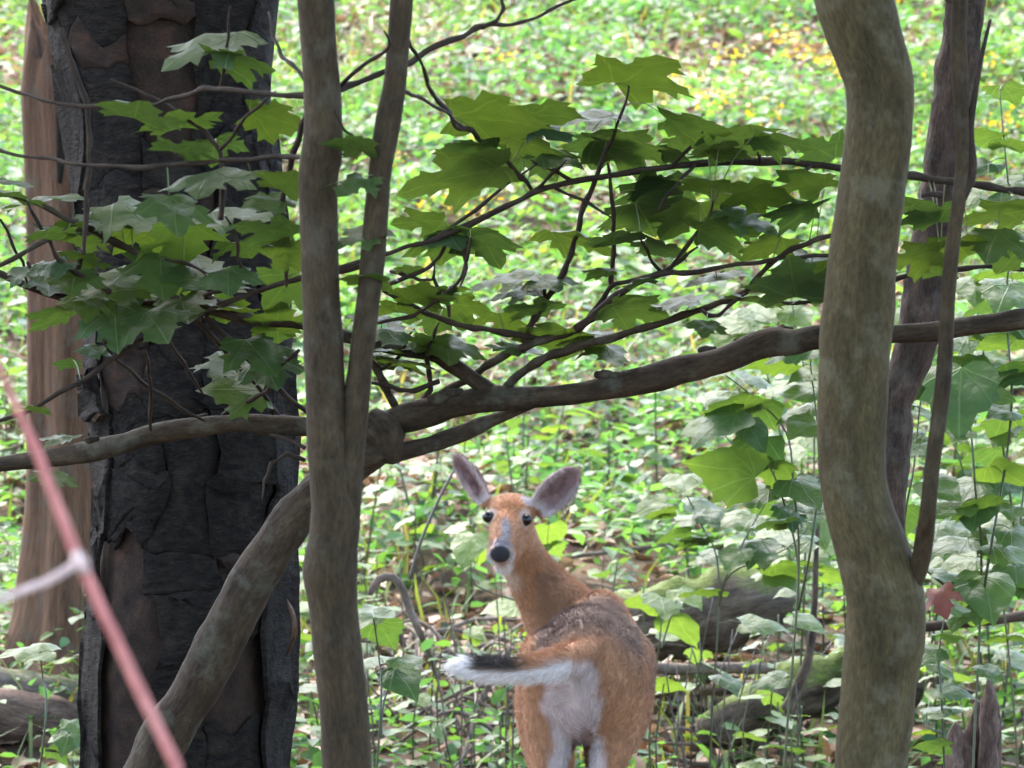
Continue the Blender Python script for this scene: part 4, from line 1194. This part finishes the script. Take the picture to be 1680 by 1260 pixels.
    cen = (A + B_ + C_) / 3
    ar = ar * np.where(cen[:, 2] < 0.35, 0.3, 1.0) * np.where((cen[:, 2] > 1.0), 1.8, 1.0)
    NH = 90000
    idx = rng.choice(len(T), NH, p=ar / ar.sum())
    r1, r2 = np.sqrt(rng.uniform(0, 1, NH)), rng.uniform(0, 1, NH)
    w = np.stack([1 - r1, r1 * (1 - r2), r1 * r2], 1)[..., None]
    tri = T[idx]
    pos = (co[tri] * w).sum(1); nn = (nor[tri] * w).sum(1); nn /= np.linalg.norm(nn, axis=1)[:, None] + 1e-9
    hc = (col[tri] * w).sum(1)
    flow = np.tile(np.array([0.0, -0.75, -0.65]), (NH, 1))
    bl = sm_(pos[:, 2], 0.86, 0.98)[:, None]
    flow = flow * (1 - bl) + np.array([0.55, 0.1, -0.8]) * bl
    hd_c = np.array(W(838, 850, 15.47))
    headm = (np.linalg.norm((pos - hd_c) * np.array([1, .8, 1]), axis=1) < 0.16)[:, None]
    bl = (1 - sm_(np.linalg.norm((pos - hd_c) * np.array([1, .6, 1]), axis=1), 0.09, 0.19))[:, None]
    flow = flow * (1 - bl) + np.array([0.15, 0.9, -0.1]) * bl
    tl = (pos[:, 0] < xc - 0.05) & (pos[:, 1] < 14.82) & (pos[:, 2] > 0.66) & (pos[:, 2] < 0.86)
    flow = np.where(tl[:, None], np.array([-0.95, 0, -0.1]), flow)
    flow = flow - nn * (flow * nn).sum(1)[:, None]
    flow /= np.linalg.norm(flow, axis=1)[:, None] + 1e-9
    ln = 0.017 - 0.010 * bl[:, 0]
    ln = np.where(tl, 0.034, ln)
    rmp = (np.abs(pos[:, 0] - xc + .03) < 0.10) & (pos[:, 1] < 15.0) & ~tl
    ln = np.where(rmp, 0.024, ln)
    bald = (np.linalg.norm(pos - np.array(W(821, 910, 15.19)), axis=1) < 0.036)
    for e in eyes:
        bald |= np.linalg.norm(pos - np.array(e), axis=1) < 0.024
    ln = ln * rng.uniform(0.7, 1.3, NH)
    kp = ~bald
    pos, nn, flow, ln, hc = pos[kp], nn[kp], flow[kp], ln[kp][:, None], hc[kp]
    NH = len(pos)
    jit = rng.normal(0, 0.14, (NH, 3))
    d1 = flow * 0.8 + nn * 0.42 + jit
    pts = np.stack([pos - nn * 0.001, pos + d1 * ln * 0.5, pos + d1 * ln * 0.95 - nn * ln * 0.10], 1) - np.array(root)
    hcur = bpy.data.hair_curves.new('fur')
    hcur.add_curves([3] * NH)
    hcur.attributes['position'].data.foreach_set('vector', pts.astype(np.float32).ravel())
    ra = hcur.attributes.get('radius') or hcur.attributes.new('radius', 'FLOAT', 'POINT')
    ra.data.foreach_set('value', np.tile(np.array([0.0007, 0.0006, 0.0002], dtype=np.float32), NH))
    hc = hc * rng.uniform(0.8, 1.22, (NH, 1))
    ha = hcur.attributes.new('hair_colour', 'FLOAT_COLOR', 'CURVE')
    ha.data.foreach_set('color', np.concatenate([hc, np.ones((NH, 1))], 1).astype(np.float32).ravel())
    hcur.materials.append(m2)
    link('fur', hcur, None, dr)
build_deer()

# ================================================================== SMALL THINGS
# --- red cane close to the camera
b = Vector((0.55, 4.35, gz(0.55, 4.35)))
cane = thing('red_cane', 'blurred pinkish red arching cane with a pale side shoot close by', 'plant stem', b)
DC = 4.2
pc = [b - Vector((0, 0, 0.05)), Vector((0.46, 4.33, 0.5)), Vector((0.22, 4.3, 0.95)), Vector((-0.04, 4.25, 1.26))] + [W(x, y, DC) for x, y in ((330, 1345), (290, 1258), (245, 1165), (200, 1070), (160, 985), (128, 915), (95, 830), (60, 740), (28, 670), (0, 605), (-50, 500), (-130, 380))]
me, _ = tube('cane', [p - b for p in pc], [0.0065, 0.0065, 0.006, 0.0055] + [pxr(r, DC) * .72 for r in (15, 15, 15, 14.5, 14.5, 15, 13, 12, 11, 10, 8, 6)], 12, 0.05, 30, step=0.012)
link('cane', me, M['cane'], cane)
branch(cane, 'side_shoot', [(130, 920), (105, 938), (75, 955), (40, 968), (5, 985), (-60, 1030)], (DC, DC - .08), (8, 6), M['cane_shoot'], 10, 0.08)
branch(cane, 'node', [(124, 905), (131, 922), (138, 940)], DC - .004, [9, 14, 10], M['cane_shoot'], 12, 0.08)

# --- broken stump, logs
def log(name, label, cat, pts, r, mat, bump=0.2, d=None, seg=18, seed=0.0):
    P = [W(x, y, q) for x, y, q in pts]
    b = P[0].copy()
    me, _ = tube(name, [p - b for p in P], r, seg, bump, 12, step=0.03, seed=seed)
    o = link(name, me, mat, None, b)
    tag(o, label, cat)
    return o
def build_stump():
    c = W(1595, 1250, 13.6)
    b = Vector((c.x, 13.6, gz(c.x, 13.6)))
    s = thing('broken_stump', 'small reddish brown rotten stump with a jagged splintered top', 'stump', b)
    rr = random.Random(2)
    for i, (px, top, w) in enumerate(((1566, 1185, 17), (1584, 1195, 15), (1603, 1150, 17), (1622, 1108, 15), (1632, 1150, 11), (1594, 1170, 14))):
        t = W(px + 2, top, 13.6 + 0.03 * (i % 3 - 1))
        lo = Vector((t.x - 0.01, t.y, b.z - 0.05))
        me, _ = tube('splinter', [lo - b, (lo * .3 + t * .7) - b, t - b - Vector((0, 0, 0.06)), t - b], [pxr(w * 1.3, 13.6), pxr(w, 13.6), pxr(w * .8, 13.6), pxr(w * .2, 13.6)], 14, 0.42, 26, step=0.025, seed=i)
        link('splinter', me, M['rotten_wood'], s)
build_stump()
log('mossy_log', 'mossy rotten log lying on the slope behind the deer', 'log', [(1010, 1035, 17.6), (1080, 1020, 17.5), (1150, 1008, 17.5), (1230, 990, 17.5), (1262, 985, 17.6)], [0.10, 0.13, 0.13, 0.12, 0.09], M['mossy_log'], 0.25, seed=1)
log('mossy_log', 'bright green mossy log sloping down behind the curved trunk', 'log', [(1150, 1205, 16.6), (1220, 1180, 16.6), (1300, 1140, 16.6), (1400, 1110, 16.7), (1500, 1130, 16.8)], [0.05, 0.085, 0.095, 0.08, 0.06], M['mossy_log'], 0.25, seed=2)
log('fallen_log', 'pale grey weathered log lying beside the snag foot', 'log', [(-80, 1112, 17.0), (20, 1125, 17.0), (90, 1140, 17.0), (150, 1150, 17.1), (230, 1150, 17.2)], [0.05, 0.055, 0.06, 0.055, 0.04], M['grey_log'], 0.2, seed=3)
log('fallen_log', 'thicker pinkish grey log under the pale weathered log', 'log', [(-90, 1180, 16.8), (0, 1175, 16.8), (80, 1180, 16.8), (160, 1195, 16.9)], [0.08, 0.085, 0.08, 0.06], M['rotten_wood'], 0.2, seed=4)
log('fallen_stick', 'black wet fallen branch beyond the curved trunk', 'stick', [(1500, 1030, 15.8), (1560, 1024, 15.8), (1620, 1019, 15.8), (1700, 1008, 15.9), (1800, 1000, 16)], [0.016, 0.017, 0.015, 0.017, 0.012], M['rough_bark'], 0.2, seed=5)
log('fallen_stick', 'arched dead grey stick poking up left of the deer', 'stick', [(606, 975, 16.2), (622, 950, 16.2), (645, 948, 16.2), (662, 970, 16.2), (672, 1000, 16.2), (690, 1040, 16.2), (705, 1075, 16.3), (715, 1110, 16.4)], [0.010, 0.014, 0.013, 0.012, 0.012, 0.011, 0.010, 0.008], M['stick'], 0.2, seed=6, seg=10)
log('fallen_stick', 'thin dark stem leaning up toward the left ear of the deer', 'stick', [(672, 950, 16.4), (690, 890, 16.4), (715, 830, 16.4), (735, 790, 16.4), (760, 745, 16.4)], [0.006, 0.0055, 0.005, 0.0045, 0.003], M['dry_stem'], 0.1, seed=7, seg=7)
log('fallen_stick', 'grey brown straight log end lying right of the deer rump', 'stick', [(1040, 1095, 16.9), (1120, 1098, 16.9), (1230, 1096, 16.9), (1330, 1100, 16.9)], [0.022, 0.02, 0.018, 0.014], M['stick'], 0.2, seed=8)
log('fallen_stick', 'reddish brown stick lying above the bright mossy log', 'stick', [(1150, 1135, 16.8), (1210, 1128, 16.8), (1270, 1118, 16.8), (1340, 1090, 16.9)], [0.016, 0.018, 0.016, 0.012], M['rotten_wood'], 0.2, seed=9)
log('fallen_stick', 'bleached stick lying in the grass left of the deer neck', 'stick', [(665, 850, 19.5), (700, 838, 19.5), (735, 825, 19.5)], [0.014, 0.016, 0.012], M['stick'], 0.2, seed=10)
log('dead_sapling', 'bent mossy dead sapling standing by the bright mossy log', 'sapling', [(1290, 1165, 15.9), (1312, 1120, 15.9), (1328, 1075, 15.9), (1336, 1000, 15.9), (1338, 930, 15.9), (1342, 860, 15.9)], [0.022, 0.018, 0.013, 0.011, 0.009, 0.006], M['mossy_log'], 0.12, seed=11, seg=9)
def where(x, y):
    px = project(Vector((x, y, gz(x, y))))[0]
    if px < 160:
        w_ = 'beside the barkless snag'
    elif px < 500:
        w_ = 'behind the dead trunk'
    elif px < 850:
        w_ = 'between forked tree and deer'
    elif px < 1080:
        w_ = 'behind the deer'
    elif px < 1360:
        w_ = 'between deer and curved trunk'
    else:
        w_ = 'past the curved trunk'
    return w_ + (', at the slope foot' if y < 17.5 else ', halfway up' if y < 24 else ', high on the hillside')
rs = random.Random(21)
for k in range(74):
    y = rs.uniform(16.0, 22.5)
    hw = 0.098 * y
    x = rs.uniform(-hw, hw)
    if k >= 34:      # brush heaped left and right of the deer
        y = rs.uniform(16.3, 18.0)
        x = W(rs.uniform(590, 850) if k % 3 else rs.uniform(1080, 1340), 0, y).x
    L, a = rs.uniform(0.25, 0.9), rs.uniform(0, 6.28)
    p0 = Vector((x, y, 0)); dv = Vector((math.cos(a), math.sin(a), 0)) * L * .5
    P = []
    for t in (-1, -.3, .4, 1):
        q = p0 + dv * t + Vector((rs.uniform(-.03, .03), rs.uniform(-.03, .03), 0))
        q.z = gz(q.x, q.y) + 0.03 + rs.uniform(0, .06 if k < 34 else .22)
        P.append(q)
    b = P[0].copy()
    me, _ = tube('fallen_twig', [p - b for p in P], [rs.uniform(.005, .012), .008, .006, .003], 7, 0.2, 20, step=0.06, seed=k)
    o = link('fallen_twig', me, M['stick'], None, b)
    tag(o, 'thin dry twig lying ' + where(b.x, b.y), 'twig', 'loose twigs on the slope')

# --- thin dry upright stems in the foreground undergrowth
for k in range(46):
    if k < 26:
        px, d = rs.uniform(590, 860), rs.uniform(15.6, 17.2)
    else:
        px, d = rs.uniform(1080, 1340), rs.uniform(15.6, 17.2)
    w = W(px, 1100, d)
    b = Vector((w.x, d, gz(w.x, d)))
    h = rs.uniform(0.25, 0.62)
    me, _ = tube('dry_stem', [Vector((0, 0, -.02)), Vector((rs.uniform(-.03, .03), 0, h * .5)), Vector((rs.uniform(-.08, .08), rs.uniform(-.05, .05), h))], [.0035, .003, .0018], 5, 0, step=h / 5)
    o = link('dry_stem', me, M['dry_stem'], None, b)
    tag(o, ('tall' if h > .43 else 'short') + ' dark dry stem ' + where(b.x, b.y), 'stem', 'thin dry stems near the deer')

# --- leafy plants with single leaves as parts
def plant(name, label, cat, base, h, nleaf, size, meshes, rnd, lean=0.1, group=None):
    t = thing(name, label, cat, base, group)
    tip = Vector((rnd.uniform(-lean, lean), rnd.uniform(-lean, lean), h))
    P = [Vector((0, 0, -.02)), tip * .5 + Vector((rnd.uniform(-.02, .02), 0, 0)), tip]
    me, S = tube('stem', P, [.0045, .0035, .002], 5, 0, step=h / 6)
    link('stem', me, M['herb_stem'], t)
    for i in range(nleaf):
        f = 0.3 + 0.7 * (i + .5) / nleaf
        q = S[min(len(S) - 1, int(f * (len(S) - 1)))]
        a = i * 2.4 + rnd.uniform(-.4, .4)
        s = size * rnd.uniform(.7, 1.15) * (1.15 - .4 * f)
        hd = Vector((math.cos(a), math.sin(a), rnd.uniform(-.25, .2)))
        nrm = Vector((-math.cos(a) * rnd.uniform(-.3, .3), rnd.uniform(-.5, .3), 1)).normalized()
        base_l = q + hd * s * .35
        o = link('leaf', rnd.choice(meshes), None, t)
        o.matrix_basis = leaf_matrix(base_l, hd, nrm, s)
        petiole(o, None, q, base_l, .0013)
    return t

def copy_tree(o, parent=None):
    c = o.copy(); C.objects.link(c); c.parent = parent
    for ch in o.children:
        copy_tree(ch, c)
    return c

rp = random.Random(9)
protos = []
for k in range(6):
    protos.append(plant('woodland_plant', 'knee high leafy woodland plant with broad soft green leaves', 'plant', (0, 0, 0), rp.uniform(.28, .5), rp.randint(6, 10), rp.uniform(.085, .12), pale_meshes if k % 2 else broad_meshes, rp, .1, 'broad leaved plants on the slope'))
spots = []
for k in range(110):
    d = rp.uniform(15.9, 21.5)
    px = rp.uniform(-40, 1720)
    if 780 < px < 1080 and d < 16.6:
        continue
    spots.append((px, d))
for k in range(44):     # thicker shrubs and seedlings on the right
    spots.append((rp.uniform(1080, 1740), rp.uniform(15.4, 19.5)))
for i, (px, d) in enumerate(spots):
    o = protos[i] if i < len(protos) else copy_tree(protos[i % len(protos)])
    w = W(px, 1000, d)
    o.location = (w.x, d, gz(w.x, d))
    o.rotation_euler = (0, 0, rp.uniform(0, 6.28))
    s = rp.uniform(.75, 1.35)
    o.scale = (s, s, s)
    nl = len([c for c in o.children if c.name.startswith('leaf')])
    o['label'] = ('pale' if (i % len(protos)) % 2 else 'dark') + ' green plant with %d broad leaves ' % nl + where(w.x, d)

# --- broad leaved shrubs at the right, leaf by leaf
def shrub(label, base_px, d, stems, leaves, extra, seed, meshes=broad_meshes):
    b = base_at(base_px, d)
    t = thing('broadleaf_shrub', label, 'shrub', b)
    pts = []
    for s in stems:
        P = [W(x, y, d + rp.uniform(-.08, .08)) for x, y in s]
        if not pts:
            q0 = P[0]
            P = [b + Vector((0, 0, -.03)), b * .6 + q0 * .4 + Vector((rp.uniform(-.05, .05), 0, 0))] + P
        else:
            P = [q0 - Vector((0, 0, .08))] + P
        n = len(P)
        me, S = tube('stem', [p - b for p in P], [.0042 - .0025 * i / (n - 1) for i in range(n)], 7, 0.08, step=0.04)
        link('stem', me, M['herb_stem'], t)
        pts += [q + b for q in S]
    rr = random.Random(seed)
    for (x, y, w, q, s) in leaves:
        place_leaf(t, meshes, x, y, w, q, s, pts, rr)
    vis = [p for p in pts if project(p)[1] < 1150]
    for k in range(extra):
        x, y = project(rr.choice(vis))
        place_leaf(t, meshes, x + rr.uniform(-75, 75), y + rr.uniform(-45, 45), rr.uniform(50, 95), rr.uniform(.2, .55), rr.choice('tttu'), pts, rr)
    return t
shrub('tall shrub with large drooping dark green leaves left of the curved trunk', 1300, 13.6, [[(1310, 950), (1302, 800), (1290, 710), (1240, 655), (1190, 615)], [(1306, 900), (1270, 780), (1220, 700)], [(1330, 900), (1345, 760), (1330, 600)]],
      [(1195, 655, 130, .45, 'u'), (1190, 765, 135, .85, 'u'), (1230, 745, 110, .8, 'u'), (1175, 695, 115, .35, 't'), (1238, 712, 75, .7, 't'), (1268, 592, 100, .4, 'u'), (1300, 575, 90, .4, 't'), (1310, 640, 90, .4, 't'), (1240, 620, 80, .3, 't'), (1320, 700, 90, .4, 't'), (1270, 770, 90, .45, 'u'), (1320, 800, 100, .4, 't'), (1150, 690, 90, .3, 't'), (1290, 540, 90, .4, 'u')], 16, 31)
shrub('tall shrub with large bluish leaves behind the thin side stem', 1600, 13.2, [[(1610, 950), (1600, 800), (1590, 690), (1560, 590), (1520, 500)], [(1625, 900), (1650, 760), (1660, 640), (1650, 500), (1660, 380), (1650, 260), (1640, 150)], [(1490, 900), (1500, 760), (1512, 640)]],
      [(1575, 645, 150, .7, 't'), (1530, 630, 110, .6, 't'), (1605, 640, 120, .65, 't'), (1500, 500, 110, .4, 't'), (1650, 610, 110, .4, 't'), (1640, 560, 90, .35, 'u'), (1600, 820, 110, .5, 'u'), (1545, 800, 90, .45, 't'), (1650, 770, 100, .45, 'u'), (1640, 690, 90, .4, 'u'), (1620, 975, 120, .6, 't'), (1580, 975, 90, .6, 'u'), (1660, 900, 100, .4, 't'), (1520, 740, 70, .4, 't'), (1650, 480, 110, .4, 't'), (1620, 500, 90, .4, 'u'), (1660, 230, 80, .4, 'u'), (1655, 150, 90, .25, 'u'), (1610, 215, 90, .35, 'u'), (1650, 300, 80, .35, 't')], 30, 32)
shrub('spreading broad leaved shrub between the mossy log and the drooping leaved shrub', 1180, 15.2, [[(1180, 950), (1150, 860), (1120, 800)], [(1190, 950), (1230, 870), (1260, 820)], [(1200, 940), (1290, 900), (1330, 860)]],
      [(1120, 790, 80, .3, 't'), (1160, 830, 85, .35, 't'), (1210, 850, 90, .35, 't'), (1260, 830, 85, .35, 'u'), (1300, 880, 90, .35, 't'), (1330, 840, 80, .4, 't'), (1140, 880, 75, .3, 'u'), (1240, 900, 85, .35, 't'), (1290, 930, 80, .35, 'u'), (1180, 910, 80, .3, 't')], 12, 41)
shrub('dense broad leaved shrub filling the space past the thin side stem', 1650, 14.6, [[(1640, 950), (1600, 850), (1570, 740), (1540, 690)], [(1660, 950), (1680, 800), (1690, 640), (1670, 520)], [(1630, 1000), (1560, 920), (1530, 870)], [(1665, 900), (1640, 700), (1610, 560), (1600, 470)]],
      [(1590, 560, 90, .35, 'u'), (1640, 450, 95, .4, 'u'), (1600, 470, 90, .4, 't'), (1560, 560, 85, .35, 't'), (1670, 540, 90, .35, 't'), (1680, 700, 95, .4, 'u'), (1610, 740, 95, .4, 'u'), (1560, 870, 95, .35, 't'), (1640, 850, 100, .4, 't'), (1670, 960, 100, .45, 'u'), (1590, 900, 90, .35, 'u'), (1550, 930, 85, .4, 't'), (1680, 1080, 90, .4, 't'), (1650, 1040, 80, .4, 'u')], 34, 42)
shrub('leafy shrub with many pale leaves showing above the horizontal limb', 1330, 16.2, [[(1320, 900), (1290, 760), (1260, 620), (1230, 520)], [(1330, 880), (1335, 700), (1310, 560), (1290, 440)], [(1310, 850), (1210, 740), (1150, 660)]],
      [(1240, 520, 70, .35, 't'), (1210, 560, 70, .3, 't'), (1280, 480, 70, .35, 'u'), (1310, 520, 75, .35, 't'), (1180, 650, 70, .3, 't'), (1270, 660, 70, .35, 'u'), (1320, 430, 70, .4, 't')], 26, 43, pale_meshes)
shrub('low broad leaved seedling clump at the foot of the curved trunk', 1540, 13.0, [[(1545, 1150), (1540, 1080), (1550, 1010)], [(1520, 1190), (1525, 1150)]],
      [(1540, 1160, 75, .3, 't'), (1530, 1220, 70, .5, 'u'), (1520, 1075, 70, .4, 't'), (1560, 1040, 60, .4, 'u')], 3, 33)
shrub('broad leaved seedling beside the slender forked tree', 640, 13.4, [[(625, 1160), (622, 1080), (612, 1010)], [(630, 1150), (655, 1085)]],
      [(612, 1000, 85, .35, 't'), (630, 1035, 90, .55, 'u'), (620, 1078, 85, .3, 't'), (665, 1085, 70, .2, 't'), (600, 1015, 60, .3, 't')], 2, 34)
shrub('seedling with one pale green leaf in front of the snag foot', 60, 13.5, [[(75, 1180), (70, 1110), (65, 1070)], [(110, 1230), (112, 1195)]],
      [(48, 1064, 100, .3, 't'), (110, 1215, 60, .5, 't'), (95, 1235, 55, .5, 'u'), (135, 1225, 50, .5, 't'), (120, 1190, 45, .4, 't')], 0, 35)
shrub('low bright seedling with wide leaves right of the deer shoulder', 1090, 15.9, [[(1085, 1020), (1075, 990)], [(1095, 1030), (1110, 985)]],
      [(1055, 983, 90, .4, 'u'), (1100, 985, 80, .3, 't'), (1130, 975, 70, .3, 't')], 3, 36, pale_meshes)
shrub('bright yellow green seedling behind the deer neck', 905, 17.0, [[(900, 960), (898, 890)], [(780, 960), (785, 915)]],
      [(895, 880, 80, .6, 'u'), (785, 905, 60, .6, 'u'), (910, 900, 50, .5, 'u')], 2, 37, pale_meshes)
w = W(1540, 965, 12.9)
o = link('dead_leaf', red_mesh, None, None)
o.matrix_world = leaf_matrix(w, Vector((0.3, -.2, -1)), Vector((-.3, -.5, .6)).normalized(), .085)
tag(o, 'curled rusty red dead leaf hanging beside the curved trunk', 'leaf')
o = link('dead_leaf', red_mesh, None, None)
w = W(905, 748, 19.0)
o.matrix_world = leaf_matrix(Vector((w.x, 19, gz(w.x, 19) + .12)), Vector((1, -.2, .2)), Vector((.1, -.7, .7)).normalized(), .09)
tag(o, 'pinkish fallen leaf lying above the right ear of the deer', 'leaf')

# --- hillside herbs (far, one mesh each) and yellow flowered plants
def herb_mesh(k):
    r = random.Random(100 + k)
    n = r.randint(14, 24)
    h = r.uniform(.28, .55)
    f = np.linspace(.25, 1, n)
    a = np.arange(n) * 2.4
    pos = np.stack([np.cos(a) * .015 + .06 * f * math.cos(k), np.sin(a) * .015 + .06 * f * math.sin(k), f * h], 1)
    sz = np.array([r.uniform(.05, .10) for _ in range(n)]) * (1.2 - .5 * f)
    V, Fc, A = scatter(OV * np.array([1, (0.6 if k % 3 == 0 else 1.25), 1]), OF, pos, sz, a, np.array([r.uniform(-.3, .6) for _ in range(n)]), np.array([r.uniform(-.3, .3) for _ in range(n)]), np.array([r.random() for _ in range(n)]))
    sv = np.array([[-.002, 0, -.02], [.002, 0, -.02], [0, .003, -.02], [.06 * math.cos(k), .06 * math.sin(k), h]])
    sf = np.array([[0, 1, 3], [1, 2, 3], [2, 0, 3]]) + len(V)
    me = fast_mesh('woodland_herb', np.concatenate([V, sv]), np.concatenate([Fc, sf]), {'rnd': np.concatenate([A, np.zeros(4)])})
    me.materials.append(M['herb'])
    return me
herbs = [herb_mesh(k) for k in range(8)]
for k in range(260):
    y = math.sqrt(rp.uniform(18.0 ** 2, 34.0 ** 2))
    x = rp.uniform(-1, 1) * (0.1 * y + .2)
    o = link('woodland_herb', herbs[k % 8])
    o.location = (x, y, gz(x, y)); o.rotation_euler = (0, 0, rp.uniform(0, 6.28))
    s = rp.uniform(.7, 1.7); o.scale = (s, s, s)
    tag(o, ('narrow' if (k % 8) % 3 == 0 else 'round') + ' leaved bushy herb ' + where(x, y), 'herb', 'bushy herbs on the hillside')
def flower_mesh(k):
    n = 26
    r = np.random.default_rng(k)
    pos = r.normal(0, 1, (n, 3)) * np.array([.045, .045, .022])
    V, Fc, A = scatter(OV, OF, pos, r.uniform(.012, .026, n), r.uniform(0, 6.28, n), r.normal(0, .6, n), r.normal(0, .6, n), r.uniform(0, 1, n))
    me = fast_mesh('flower_head', V, Fc, {'rnd': A}); me.materials.append(M['flower'])
    return me
fls = [flower_mesh(k) for k in range(3)]
for k in range(30):
    if k < 20:
        px, py = rp.uniform(1090, 1680), rp.uniform(60, 300)
    else:
        px, py = rp.uniform(560, 1300), rp.uniform(100, 480)
    # walk the sight line out to the slope
    d = 16.0
    while d < 36 and W(px, py + 40, d).z > gz(W(px, 0, d).x, d) + 0.1:
        d += .1
    x = W(px, py, d).x
    t = thing('yellow_flower', 'yellow flowered weed ' + where(x, d), 'flower', (x, d, gz(x, d)), 'yellow flowers on the hillside', rp.uniform(0, 6))
    hh = rp.uniform(.35, .55)
    st_ = link('stem', herbs[k % 8], None, t); st_.scale = (hh * 1.8,) * 3
    fl = link('flower_head', fls[k % 3], None, t); fl.location = (.05, 0, hh); fl['kind'] = 'stuff'
    fl.scale = (rp.uniform(1.1, 1.9),) * 3
